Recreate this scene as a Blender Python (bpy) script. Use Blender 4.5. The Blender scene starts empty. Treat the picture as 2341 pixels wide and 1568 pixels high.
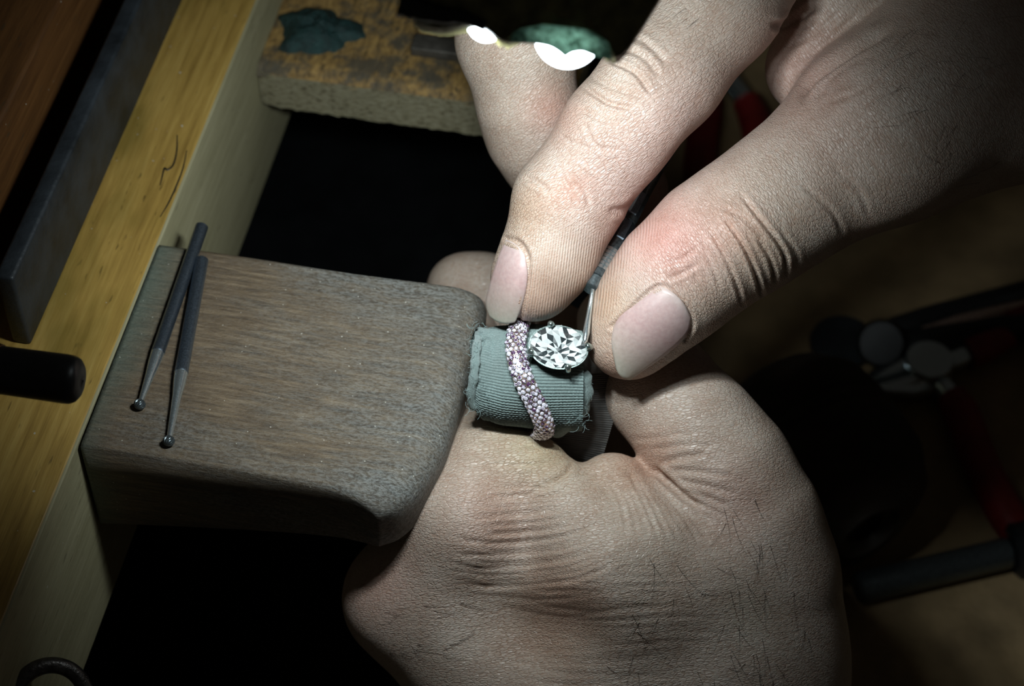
import bpy, bmesh, math, random
import numpy as np
from mathutils import Vector, Matrix, noise
from mathutils.bvhtree import BVHTree

random.seed(7)
rng = np.random.default_rng(7)
SC = bpy.context.scene
COL = SC.collection
MM = 0.001

# ------------------------------------------------------------------ camera, world, exposure
F_PX, CX, CY, DIST, TH = 4860.0, 1170.5, 784.0, 442.0, math.radians(39.5)
UP = np.array([0, math.cos(TH), math.sin(TH)])
BACK = np.array([0, -math.sin(TH), math.cos(TH)])
RIGHT = np.array([1.0, 0, 0])

cam_d = bpy.data.cameras.new('camera')
cam = bpy.data.objects.new('camera', cam_d)
COL.objects.link(cam)
cam.location = Vector(BACK * DIST * MM)
cam.rotation_euler = (TH, 0, 0)
cam_d.sensor_width = 36.0
cam_d.lens = 36.0 * F_PX / 2341.0
cam_d.clip_start = 0.01
cam_d.clip_end = 20
cam_d.dof.use_dof = True
cam_d.dof.focus_distance = (DIST - 20) * MM
cam_d.dof.aperture_fstop = 18.0
SC.camera = cam

world = bpy.data.worlds.new('dim_room')
SC.world = world
world.use_nodes = True
bg = world.node_tree.nodes['Background']
bg.inputs[0].default_value = (1.0, 0.93, 0.80, 1)
bg.inputs[1].default_value = 0.011

SC.view_settings.view_transform = 'Standard'
SC.view_settings.look = 'None'
SC.view_settings.gamma = 1.0
SC.view_settings.use_curve_mapping = False
SC.view_settings.exposure = 0.0
LED_W = 0.255           # watts of each of the lamp's LEDs
SC.cycles.max_bounces = 5
SC.cycles.diffuse_bounces = 3
SC.cycles.glossy_bounces = 3
SC.cycles.use_adaptive_sampling = True
SC.cycles.adaptive_threshold = 0.05
SC.cycles.adaptive_min_samples = 8
SC.cycles.caustics_reflective = False
SC.cycles.caustics_refractive = False


def Q(px, py, d):
    """point in mm on the sight line of a photo pixel, d mm in front of the plane through the origin"""
    dep = DIST - d
    return RIGHT * ((px - CX) / F_PX * dep) + UP * ((CY - py) / F_PX * dep) + BACK * d


def P(px, py, z):
    """point in mm where the sight line of a photo pixel meets the level z"""
    c = BACK * DIST
    r = RIGHT * ((px - CX) / F_PX) + UP * ((CY - py) / F_PX) - BACK
    return c + r * ((z - c[2]) / r[2])


def PL(px, py, pt, n):
    c = BACK * DIST
    r = RIGHT * ((px - CX) / F_PX) + UP * ((CY - py) / F_PX) - BACK
    return c + r * (np.dot(np.asarray(pt) - c, n) / np.dot(r, n))


def cam_xyz(px, py, d):
    dep = DIST - d
    return np.array([(px - CX) / F_PX * dep, (CY - py) / F_PX * dep, d])


def pxr(rpx, d):
    return rpx * (DIST - d) / F_PX


# ------------------------------------------------------------------ materials
class Mat:
    def __init__(s, name):
        s.m = bpy.data.materials.new(name)
        s.m.use_nodes = True
        s.nt = s.m.node_tree
        s.b = s.nt.nodes['Principled BSDF']
        s.out = s.nt.nodes['Material Output']

    def n(s, t, props=None, **ins):
        nd = s.nt.nodes.new(t)
        for k, v in (props or {}).items():
            setattr(nd, k, v)
        for k, v in ins.items():
            key = int(k[1:]) if k[0] == 'i' and k[1:].isdigit() else k.replace('_', ' ')
            s.put(nd.inputs[key], v)
        return nd

    def put(s, sock, v):
        if isinstance(v, bpy.types.NodeSocket):
            s.nt.links.new(v, sock)
        elif isinstance(v, bpy.types.Node):
            s.nt.links.new(v.outputs[0], sock)
        else:
            if sock.type == 'RGBA' and len(v) == 3:
                v = (*v, 1)
            sock.default_value = v

    def set(s, **kw):
        for k, v in kw.items():
            s.put(s.b.inputs[k.replace('_', ' ')], v)
        return s

    def math(s, op, a, b=0.0, clamp=False):
        nd = s.nt.nodes.new('ShaderNodeMath')
        nd.operation = op
        nd.use_clamp = clamp
        s.put(nd.inputs[0], a)
        s.put(nd.inputs[1], b)
        return nd.outputs[0]

    def mix(s, fac, a, b, mode='MIX'):
        nd = s.nt.nodes.new('ShaderNodeMix')
        nd.data_type = 'RGBA'
        nd.blend_type = mode
        s.put(nd.inputs[0], fac)
        s.put(nd.inputs[6], a)
        s.put(nd.inputs[7], b)
        return nd.outputs[2]

    def ramp(s, fac, stops):
        nd = s.nt.nodes.new('ShaderNodeValToRGB')
        el = nd.color_ramp.elements
        while len(el) < len(stops):
            el.new(0.5)
        for e, (p, c) in zip(el, stops):
            e.position = p
            e.color = (*c, 1) if len(c) == 3 else c
        s.put(nd.inputs[0], fac)
        return nd.outputs[0]

    def coords(s, scale=(1, 1, 1), rot=(0, 0, 0), attr=None):
        """object space in millimetres, turned by rot and then stretched"""
        if attr:
            src = s.n('ShaderNodeAttribute', {'attribute_name': attr}).outputs['Vector']
            k = 1.0
        else:
            src = s.n('ShaderNodeTexCoord').outputs['Object']
            k = 1000.0
        a = s.n('ShaderNodeMapping', Vector=src, Rotation=rot)
        return s.n('ShaderNodeMapping', Vector=a.outputs[0], Scale=tuple(k * x for x in scale)).outputs[0]

    def noise(s, vec, scale, detail=3, rough=0.55, dist=0.0):
        return s.n('ShaderNodeTexNoise', Vector=vec, Scale=scale, Detail=detail, Roughness=rough, Distortion=dist).outputs[0]

    def vor(s, vec, scale, feature='F1', rand=1.0):
        nd = s.n('ShaderNodeTexVoronoi', {'feature': feature}, Vector=vec, Scale=scale, Randomness=rand)
        return nd.outputs['Distance']

    def bump(s, height, dist_mm, strength=1.0, normal=None):
        nd = s.n('ShaderNodeBump', Height=height, Distance=dist_mm * MM, Strength=strength)
        if normal is not None:
            s.put(nd.inputs['Normal'], normal)
        return nd.outputs[0]


G11 = math.radians(11.1)     # the bench stands turned this much


def mat_wood(name, cols, grain_dir='bench', dark=0.0, rough=0.5, fleck=(0.05, 0.04, 0.02), fleck_amt=0.6, bump=0.12, smear=None):
    m = Mat(name)
    rot = (0, 0, G11)
    st = (1, 0.06, 1) if grain_dir == 'bench' else (0.06, 1, 1)
    v = m.coords(st, rot)
    v2 = m.coords((1, 1, 1), rot)
    g = m.noise(v, 0.55, 6, 0.65, 0.4)
    g2 = m.noise(v, 2.6, 4, 0.6)
    broad = m.noise(m.coords((0.12, 0.02, .1) if grain_dir == 'bench' else (0.02, .12, .1), rot), 1.0, 3)
    f = m.math('ADD', m.math('MULTIPLY', g, 0.6), m.math('MULTIPLY', broad, 0.4))
    col = m.ramp(f, [(0.3, cols[0]), (0.5, cols[1]), (0.68, cols[2])])
    col = m.mix(m.math('MULTIPLY', g2, 0.35), col, cols[0], 'MULTIPLY')
    st3 = (.7, 0.16, .7) if grain_dir == 'bench' else (0.16, .7, .7)
    fl = m.ramp(m.noise(m.coords(st3, rot), 1.3, 2, 0.4), [(0.68, (0, 0, 0)), (0.76, (1, 1, 1))])
    col = m.mix(m.math('MULTIPLY', fl, fleck_amt), col, fleck)
    if smear:
        a = m.ramp(m.noise(m.coords((.05, .022, .05), rot), 1.0, 3, .6), [(.5, (0, 0, 0)), (.66, (1, 1, 1))])
        col = m.mix(m.math('MULTIPLY', a, smear[3]), col, smear[:3])
    sp = m.ramp(m.noise(v2, 0.8, 1, .4), [(0.785, (0, 0, 0)), (0.80, (1, 1, 1))])
    col = m.mix(m.math('MULTIPLY', sp, .7), col, (.55, .53, .45))
    h = m.math('ADD', m.math('MULTIPLY', g, .5), m.math('MULTIPLY', g2, .5))
    m.set(Base_Color=col, Roughness=rough, Normal=m.bump(h, bump))
    return m.m


def mat_simple(name, col, rough=0.5, metal=0.0, noise_amt=0.25, nscale=0.6, bump=0.0, bscale=2.0, spec=None, stretch=(1, 1, 1)):
    m = Mat(name)
    v = m.coords(stretch)
    nz = m.noise(v, nscale, 4)
    c2 = tuple(c * (1 - noise_amt) for c in col)
    c1 = tuple(min(1, c * (1 + noise_amt)) for c in col)
    m.set(Base_Color=m.ramp(nz, [(.3, c2), (.7, c1)]), Metallic=metal,
          Roughness=m.math('ADD', m.math('MULTIPLY', nz, .2), rough - .1))
    if spec is not None:
        m.set(Specular_IOR_Level=spec)
    if bump:
        m.set(Normal=m.bump(m.noise(v, bscale, 3), bump))
    return m.m


def mat_emit(name, col, strength):
    m = Mat(name)
    m.set(Base_Color=(0.8, 0.8, 0.8), Emission_Color=col, Emission_Strength=strength)
    return m.m


def mat_skin(name, angles):
    """angles: per grain frame, the direction (degrees, in the hand's rest plane) along which wrinkles repeat"""
    m = Mat(name)
    tint = m.n('ShaderNodeAttribute', {'attribute_name': 'tint'}).outputs['Color']
    gw = m.n('ShaderNodeSeparateColor', Color=m.n('ShaderNodeAttribute', {'attribute_name': 'grain'}).outputs['Color'])
    total = None
    for i, a in enumerate(angles):
        rot = (0, 0, math.radians(-a))
        w1 = m.noise(m.coords((1.5, 0.2, .5), rot, 'rest'), 1.0, 3, .6, .4)
        rid = m.math('MULTIPLY', m.math('MINIMUM', m.math('ABSOLUTE', m.math('SUBTRACT', w1, 0.5)), 0.10), 10.0)
        ce = m.vor(m.coords((2.2, .75, 1.3), rot, 'rest'), 1.0, 'DISTANCE_TO_EDGE')
        ce = m.math('MULTIPLY', m.math('MINIMUM', ce, 0.16), 6.0)
        h = m.math('ADD', m.math('MULTIPLY', rid, .42), m.math('MULTIPLY', ce, .58))
        if len(angles) > 1:
            h = m.math('MULTIPLY', h, gw.outputs[i])
        total = h if total is None else m.math('ADD', total, h)
    if len(angles) > 1:
        ga = m.n('ShaderNodeAttribute', {'attribute_name': 'grain'})
        wv = m.n('ShaderNodeTexWave', {'wave_type': 'BANDS', 'bands_direction': 'X'}, Vector=m.coords((1, 1, 1), (0, 0, .12), 'rest'), Scale=.60, Distortion=1.6, Detail=1.0, Detail_Scale=.35)
        total = m.n('ShaderNodeMix', i0=m.math('MULTIPLY', ga.outputs['Alpha'], .65), i2=total, i3=wv.outputs['Fac']).outputs[0]
    pl = m.coords((1, 1, 1), (0, 0, 0), 'rest')
    mott = m.noise(pl, .14, 3, .6)
    base = m.ramp(mott, [(.3, (.44, .335, .270)), (.5, (.49, .390, .322)), (.7, (.53, .438, .37))])
    base = m.mix(1.0, base, tint, 'MULTIPLY')
    crease_shade = m.ramp(total, [(.15, (.76, .62, .54)), (.6, (1, 1, 1))])  # fine wrinkle recesses darkened in the colour, like shade in creases
    base = m.mix(.7, base, m.mix(1.0, base, crease_shade, 'MULTIPLY'))
    m.set(Base_Color=base, Roughness=m.math('ADD', m.math('MULTIPLY', mott, .2), .30), Specular_IOR_Level=.6,
          Subsurface_Weight=.12, Subsurface_Scale=.0014, Subsurface_Radius=(1.0, .4, .25), Normal=m.bump(total, .18, .8))
    return m.m


MATS = {}


def M(k):
    return MATS[k]


MATS['yellow'] = mat_wood('varnished_pine', [(.24, .14, .03), (.47, .30, .075), (.62, .43, .13)], rough=.42, fleck=(.05, .03, .01), smear=(.14, .10, .015, .6))
MATS['pale'] = mat_wood('raw_pine', [(.27, .245, .135), (.37, .335, .20), (.44, .40, .25)], rough=.7, fleck=(.10, .09, .05), fleck_amt=.5, bump=.2)
MATS['brown'] = mat_wood('stained_wood', [(.06, .022, .006), (.14, .058, .015), (.21, .092, .026)], rough=.55)
MATS['steel'] = mat_simple('blued_steel', (.20, .245, .30), .34, .92, .3, 3)
MATS['bright'] = mat_simple('bright_steel', (.66, .74, .76), .24, .92, .15, 4)
MATS['darksteel'] = mat_simple('tarnished_steel', (.13, .155, .165), .32, .75, .35, 1.5)
MATS['iron'] = mat_simple('dark_iron', (.11, .10, .095), .36, .85, .4, .7, .15, 1.5)
MATS['slate'] = mat_simple('dark_painted_steel', (.022, .027, .032), .5, .1, .5, .12, .15, .8)
MATS['black'] = mat_simple('black_handle', (.012, .013, .014), .4, 0, .3, .5)
MATS['olive'] = mat_simple('olive_painted_metal', (.20, .185, .08), .5, .0, .55, .35, .35, 1.6)
MATS['wax'] = mat_simple('green_wax', (.010, .036, .034), .55, 0, .5, .5, .7, 1.6)
MATS['tray'] = mat_simple('worn_tray_board', (.32, .22, .11), .7, 0, .35, .05, .3, .5)
MATS['leather'] = mat_simple('black_leather', (.004, .0045, .005), .8, 0, .4, .08, .3, .6, spec=.1)
MATS['red'] = mat_simple('red_vinyl', (.22, .012, .010), .5, 0, .2, .2)
MATS['gold'] = mat_simple('rose_gold', (.72, .54, .46), .28, .9, .1, 2)
MATS['platinum'] = mat_simple('white_metal', (.42, .52, .50), .2, .9, .1, 3)
MATS['hair'] = mat_simple('body_hair', (.012, .009, .007), .5)
MATS['fibre'] = mat_simple('cotton_fibre', (.22, .30, .30), .8)
MATS['plate'] = mat_simple('grey_metal_offcut', (.11, .10, .085), .5, .5, .3, .4, .1, 1)
MATS['darkwood'] = mat_simple('dark_turned_wood', (.030, .020, .011), .7, 0, .35, .2, .1, .8, stretch=(.3, 1, 1))
MATS['led'] = mat_emit('lit_led', (.80, .93, 1.0), 14.0)


def mk_pin():
    m = Mat('worn_pin_wood')
    rot = (0, 0, G11)
    v = m.coords((0.10, 1, 1), rot)
    g = m.noise(v, 1.0, 6, .7, .3)
    fz = m.noise(m.coords((.45, 1.0, 1), rot), 2.2, 4, .75)
    br = m.noise(m.coords((.02, .06, .06), rot), 1.0, 4, .6)
    wood = m.ramp(g, [(.3, (.062, .040, .022)), (.5, (.145, .098, .056)), (.68, (.25, .18, .108))])
    grime_glints = m.ramp(fz, [(.40, (.034, .042, .044)), (.60, (.27, .30, .30))])  # grime, its pale blue-grey specks also painting bluish highlights
    loc = m.n('ShaderNodeSeparateXYZ', Vector=m.coords((1, 1, 1), rot))
    t = m.math('ADD', m.math('MULTIPLY', loc.outputs[0], 1 / 190.0), m.math('MULTIPLY', br, .75))
    wear = m.ramp(t, [(.46, (0.08, 0.08, 0.08)), (.92, (1, 1, 1))])
    col = m.mix(wear, wood, grime_glints)
    gz = m.math('ADD', m.math('MULTIPLY', loc.outputs[0], 1 / 22.0), m.math('MULTIPLY', br, .55))
    col = m.mix(m.ramp(gz, [(.26, (.8, .8, .8)), (.62, (0, 0, 0))]), col, m.mix(fz, (.05, .075, .06), (.20, .25, .20)))
    sp = m.ramp(m.vor(m.coords((1, 1, 1)), .42), [(.05, (1, 1, 1)), (.075, (0, 0, 0))])
    col = m.mix(m.math('MULTIPLY', sp, .55), col, (.75, .72, .62))
    h = m.math('ADD', m.math('MULTIPLY', g, .5), m.math('MULTIPLY', fz, .6))
    m.set(Base_Color=col, Roughness=.5, Normal=m.bump(h, .5))
    return m.m


def mk_ledge():
    m = Mat('gouged_ledge_wood')
    rot = (0, 0, G11)
    g = m.noise(m.coords((.7, .2, .7), rot), 1.2, 5, .7, .5)
    col = m.ramp(g, [(.34, (.07, .05, .022)), (.46, (.26, .155, .05)), (.62, (.42, .26, .085))])
    pt = m.ramp(m.noise(m.coords((.07, .09, .09), rot), 1.0, 4, .7), [(.47, (0, 0, 0)), (.58, (1, 1, 1))])
    col = m.mix(m.math('MULTIPLY', pt, .8), col, (.062, .062, .052))
    m.set(Base_Color=col, Roughness=.65, Normal=m.bump(g, .5))
    return m.m


def mk_ledge_edge():
    m = Mat('chipped_ledge_edge')
    rot = (0, 0, G11)
    g = m.noise(m.coords((.5, .5, 1.6), rot), 1.1, 5, .7, .3)
    col = m.ramp(g, [(.36, (.07, .05, .022)), (.47, (.25, .22, .13)), (.64, (.34, .31, .21))])
    m.set(Base_Color=col, Roughness=.75, Normal=m.bump(g, .5))
    return m.m


def mk_cloth():
    m = Mat('grey_knit_cotton')
    n1 = m.noise(m.coords((1, 1, 1)), 3.2, 4, .75)
    n2 = m.noise(m.coords((1, 1, 1)), .16, 3)
    col = m.ramp(n1, [(.3, (.13, .185, .18)), (.7, (.30, .385, .375))])
    col = m.mix(m.ramp(n2, [(.4, (0, 0, 0)), (.7, (.45, .45, .45))]), col, (.16, .20, .19))
    m.set(Base_Color=col, Roughness=.9, Specular_IOR_Level=.1, Sheen_Weight=.3, Normal=m.bump(n1, .25))
    return m.m


def mk_block():
    m = Mat('charcoal_grooved_plastic')
    n1 = m.noise(m.coords((.2, .2, 3)), 1.0, 4, .6)
    m.set(Base_Color=m.ramp(n1, [(.3, (.06, .058, .056)), (.7, (.13, .122, .115))]), Roughness=.42)
    return m.m


def mk_nail():
    m = Mat('finger_nail')
    a = m.n('ShaderNodeAttribute', {'attribute_name': 'nail'})
    sep = m.n('ShaderNodeSeparateColor', Color=a.outputs['Color'])
    col = m.ramp(sep.outputs[0], [(0.0, (.54, .43, .40)), (.12, (.50, .35, .34)), (.42, (.485, .315, .305)), (.74, (.47, .375, .325)), (1.0, (.44, .43, .345))])
    st = m.noise(m.coords((1, 1, 1)), 1.2, 3)
    m.set(Base_Color=m.mix(.15, col, m.ramp(st, [(.3, (.3, .22, .2)), (.7, (.8, .7, .66))])), Roughness=.36,
          Subsurface_Weight=.15, Subsurface_Scale=.001, Subsurface_Radius=(1, .5, .4), Normal=m.bump(st, .02))
    return m.m


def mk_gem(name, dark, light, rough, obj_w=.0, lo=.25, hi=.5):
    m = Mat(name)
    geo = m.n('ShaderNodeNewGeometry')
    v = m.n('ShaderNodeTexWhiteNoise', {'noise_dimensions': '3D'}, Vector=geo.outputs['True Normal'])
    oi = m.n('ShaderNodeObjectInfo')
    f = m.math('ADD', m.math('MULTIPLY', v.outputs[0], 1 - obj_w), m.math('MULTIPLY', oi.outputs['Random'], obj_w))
    m.set(Base_Color=m.ramp(f, [(lo, dark), (hi, light)]), Metallic=.2, Roughness=rough, Coat_Weight=1.0, Coat_Roughness=.05)  # random dark and bright facets put the stones' sparkle into the colour
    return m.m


def mk_crown():
    m = Mat('clear_gem_crown')
    tr = m.n('ShaderNodeBsdfTransparent', Color=(.97, 1, 1))
    gl = m.n('ShaderNodeBsdfGlossy', Color=(1, 1, 1), Roughness=.06)
    lw = m.n('ShaderNodeLayerWeight', Blend=.35)
    f = m.math('ADD', m.math('MULTIPLY', lw.outputs[0], .3), .05)
    mx = m.n('ShaderNodeMixShader', i0=f, i1=tr.outputs[0], i2=gl.outputs[0])
    m.put(m.out.inputs[0], mx.outputs[0])
    return m.m


def mk_glow_sheet():
    m = Mat('green_glow_plastic')
    nz = m.noise(m.coords((1, 1, 1)), .9, 5, .75)
    col = m.ramp(nz, [(.38, (.03, .05, .035)), (.62, (.34, .46, .39))])  # mottled pale green imitates LED glow on the lamp housing
    tl = m.n('ShaderNodeBsdfTranslucent', Color=col)
    m.set(Base_Color=(.05, .06, .035), Roughness=.5)
    mx = m.n('ShaderNodeMixShader', i0=.85, i1=m.b.outputs[0], i2=tl.outputs[0])
    m.put(m.out.inputs[0], mx.outputs[0])
    return m.m


MATS['glow_sheet'] = mk_glow_sheet()
MATS['pin'] = mk_pin()
MATS['ledge'] = mk_ledge()
MATS['ledge_edge'] = mk_ledge_edge()
MATS['cloth'] = mk_cloth()
MATS['block'] = mk_block()
MATS['nail'] = mk_nail()
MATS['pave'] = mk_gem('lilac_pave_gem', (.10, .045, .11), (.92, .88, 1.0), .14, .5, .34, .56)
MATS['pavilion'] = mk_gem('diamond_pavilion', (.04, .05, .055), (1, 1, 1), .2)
MATS['crown'] = mk_crown()


# ------------------------------------------------------------------ object helpers
def tag(o, label=None, cat=None, group=None, kind=None):
    if label:
        o['label'] = label
    if cat:
        o['category'] = cat
    if group:
        o['group'] = group
    if kind:
        o['kind'] = kind
    return o


def thing(name, loc_mm, label, cat, group=None, kind=None):
    o = bpy.data.objects.new(name, None)
    o.empty_display_size = .01
    o.location = Vector(np.asarray(loc_mm) * MM)
    COL.objects.link(o)
    return tag(o, label, cat, group, kind)


def world_loc(o):
    l = Vector((0, 0, 0))
    while o is not None:
        l = l + o.location
        o = o.parent
    return np.array(l) / MM


def obj(name, verts, faces, mat, parent=None, origin=None, smooth=True, mats=None):
    """verts in world mm; the object's origin is the parent's origin or `origin`"""
    verts = np.asarray(verts, float)
    if origin is None:
        origin = world_loc(parent) if parent is not None else verts.mean(0)
    origin = np.asarray(origin, float)
    me = bpy.data.meshes.new(name)
    me.from_pydata([tuple(v) for v in (verts - origin) * MM], [], [tuple(map(int, f)) for f in faces])
    for mm_ in (mats or [mat]):
        me.materials.append(MATS[mm_] if isinstance(mm_, str) else mm_)
    me.polygons.foreach_set('use_smooth', [smooth] * len(me.polygons))
    me.update()
    o = bpy.data.objects.new(name, me)
    COL.objects.link(o)
    if parent is not None:
        o.parent = parent
        o.location = Vector((origin - world_loc(parent)) * MM)
    else:
        o.location = Vector(origin * MM)
    return o


def grid_faces(n, m, wrap=False, off=0):
    i, j = np.meshgrid(np.arange(n - 1), np.arange(m if wrap else m - 1), indexing='ij')
    j2 = (j + 1) % m
    return np.stack([i * m + j, (i + 1) * m + j, (i + 1) * m + j2, i * m + j2], -1).reshape(-1, 4) + off


def frames(path):
    path = np.asarray(path, float)
    t = np.gradient(path, axis=0)
    t /= np.linalg.norm(t, axis=1)[:, None] + 1e-12
    n = np.zeros_like(t)
    a = np.array([0, 0, 1.0]) if abs(t[0][2]) < .9 else np.array([1.0, 0, 0])
    n[0] = np.cross(t[0], a)
    n[0] /= np.linalg.norm(n[0])
    for i in range(1, len(t)):
        v = n[i - 1] - t[i] * np.dot(n[i - 1], t[i])
        n[i] = v / (np.linalg.norm(v) + 1e-12)
    return t, n, np.cross(t, n)


def tube(path, radii, seg=16, caps=True, flat=1.0):
    path = np.asarray(path, float)
    radii = np.broadcast_to(np.asarray(radii, float), (len(path),))
    t, n, b = frames(path)
    a = np.linspace(0, 2 * math.pi, seg, endpoint=False)
    V = path[:, None] + radii[:, None, None] * (np.cos(a)[None, :, None] * n[:, None] + flat * np.sin(a)[None, :, None] * b[:, None])
    V = V.reshape(-1, 3)
    Fs = [list(f) for f in grid_faces(len(path), seg, True)]
    if caps:
        Fs.append(list(range(seg))[::-1])
        Fs.append([(len(path) - 1) * seg + k for k in range(seg)])
    return V, Fs


def lathe(a, b, profile, seg=20):
    """profile: (fraction along a->b, radius mm)"""
    a, b = np.asarray(a, float), np.asarray(b, float)
    pts = np.array([a + (b - a) * t for t, _ in profile])
    ax = (b - a) / np.linalg.norm(b - a)
    h = np.array([0, 0, 1.0]) if abs(ax[2]) < .9 else np.array([1.0, 0, 0])
    n = np.cross(ax, h)
    n /= np.linalg.norm(n)
    bb = np.cross(ax, n)
    an = np.linspace(0, 2 * math.pi, seg, endpoint=False)
    r = np.array([x[1] for x in profile])
    V = pts[:, None] + r[:, None, None] * (np.cos(an)[None, :, None] * n + np.sin(an)[None, :, None] * bb)
    Fs = [list(f) for f in grid_faces(len(profile), seg, True)]
    Fs.append(list(range(seg))[::-1])
    Fs.append([(len(profile) - 1) * seg + k for k in range(seg)])
    return V.reshape(-1, 3), Fs


def box_obj(name, corner_fn, s, t, z, mat, parent=None, bevel=.4, origin=None, segs=2):
    """box in a turned frame: corner_fn maps (s, t, z) mm to world mm"""
    bm = bmesh.new()
    vs = [bm.verts.new(corner_fn(a, b, c)) for c in z for b in t for a in s]
    for f in ((0, 2, 3, 1), (4, 5, 7, 6), (0, 1, 5, 4), (2, 6, 7, 3), (0, 4, 6, 2), (1, 3, 7, 5)):
        bm.faces.new([vs[i] for i in f])
    bmesh.ops.recalc_face_normals(bm, faces=bm.faces[:])
    if bevel:
        bmesh.ops.bevel(bm, geom=bm.edges[:], offset=bevel, segments=segs, affect='EDGES', profile=.6)
    V = np.array([v.co[:] for v in bm.verts])
    bm.verts.index_update()
    Fs = [[v.index for v in f.verts] for f in bm.faces]
    bm.free()
    o = obj(name, V, Fs, mat, parent, origin)
    return o


def prism(poly_front, offset, bevel=0.0, segs=2):
    """closed polygon (world mm) pushed along offset"""
    A = np.asarray(poly_front, float)
    bm = bmesh.new()
    f1 = [bm.verts.new(p) for p in A]
    f2 = [bm.verts.new(p + offset) for p in A]
    n = len(A)
    bm.faces.new(f1)
    bm.faces.new(f2[::-1])
    for i in range(n):
        bm.faces.new([f1[i], f2[i], f2[(i + 1) % n], f1[(i + 1) % n]])
    bmesh.ops.recalc_face_normals(bm, faces=bm.faces[:])
    if bevel:
        bmesh.ops.bevel(bm, geom=bm.edges[:], offset=bevel, segments=segs, affect='EDGES', clamp_overlap=True)
    bmesh.ops.triangulate(bm, faces=[f for f in bm.faces if len(f.verts) > 4])
    V = np.array([v.co[:] for v in bm.verts])
    bm.verts.index_update()
    Fs = [[v.index for v in f.verts] for f in bm.faces]
    bm.free()
    return V, Fs


def auto_smooth(o, deg=35):
    me = o.data
    me.update()
    me.set_sharp_from_angle(angle=math.radians(deg))
    return o


def spline(pts, n):
    """Catmull-Rom through pts"""
    p = np.asarray(pts, float)
    p = np.vstack([2 * p[0] - p[1], p, 2 * p[-1] - p[-2]])
    out = []
    k = len(p) - 3
    for u in np.linspace(0, k - 1e-9, n):
        i = int(u)
        t = u - i
        a, b, c, d = p[i:i + 4]
        out.append(.5 * ((2 * b) + (c - a) * t + (2 * a - 5 * b + 4 * c - d) * t * t + (-a + 3 * b - 3 * c + d) * t ** 3))
    return np.array(out)


# ------------------------------------------------------------------ the workbench
EB = np.array([math.sin(G11), math.cos(G11), 0])
EP = np.array([math.cos(G11), -math.sin(G11), 0])
O0 = P(300, 712, 0)


def BF(s, t, z):
    return O0 + EP * s + EB * t + np.array([0, 0, z])


def bst(p):
    q = np.asarray(p) - O0
    return np.dot(q, EP), np.dot(q, EB)


bench = thing('workbench', BF(-60, 0, -52), 'yellow varnished pine workbench with a pale raw front board', 'workbench')
box_obj('bench_top', BF, (-150, -.5), (-190, 260), (-14, 0), 'yellow', bench, .5)
box_obj('front_board', BF, (-16, 0), (-190, 260), (-52, -.15), 'pale', bench, .35)

def ribbon(name, pts, w, parent):
    p = spline(pts, 40)
    W_ = np.array([P(x, y, .03) for x, y in p])
    t_ = np.gradient(W_, axis=0)
    t_ /= np.linalg.norm(t_, axis=1)[:, None]
    sd = np.cross(t_, [0, 0, 1.0])
    ww = w * (.4 + .6 * np.sin(np.linspace(.2, 3.0, 40)))[:, None]
    V = np.stack([W_ - sd * ww, W_ + sd * ww, W_ + sd * ww - [0, 0, .3], W_ - sd * ww - [0, 0, .3]], 1).reshape(-1, 3)
    obj(name, V, grid_faces(40, 4, True), 'black', parent)['label'] = 'dark scribbled pencil line'


ribbon('pencil_mark', [(405, 308), (404, 345), (396, 376), (383, 388), (376, 384), (371, 402), (366, 424)], .22, bench)
ribbon('pencil_mark', [(427, 343), (418, 385), (403, 425), (386, 462), (366, 496)], .18, bench)

# the floor of the catch tray far below
tray = obj('floor', [(-60, -420, -134), (420, -420, -134), (420, 420, -134), (-60, 420, -134)], [(0, 1, 2, 3)], 'tray', smooth=False)
tag(tray, kind='structure')
ap = obj('leather_apron', np.array([(x, y, -112 - 12 * math.sin((x + 190) / 230 * math.pi) + 3 * math.sin(x * .07 + y * .05))
                                   for x in np.linspace(-190, 40, 24) for y in np.linspace(-40, 330, 30)]),
         grid_faces(24, 30), 'leather')
tag(ap, 'black leather catch skin hanging under the bench pin', 'apron')


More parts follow.
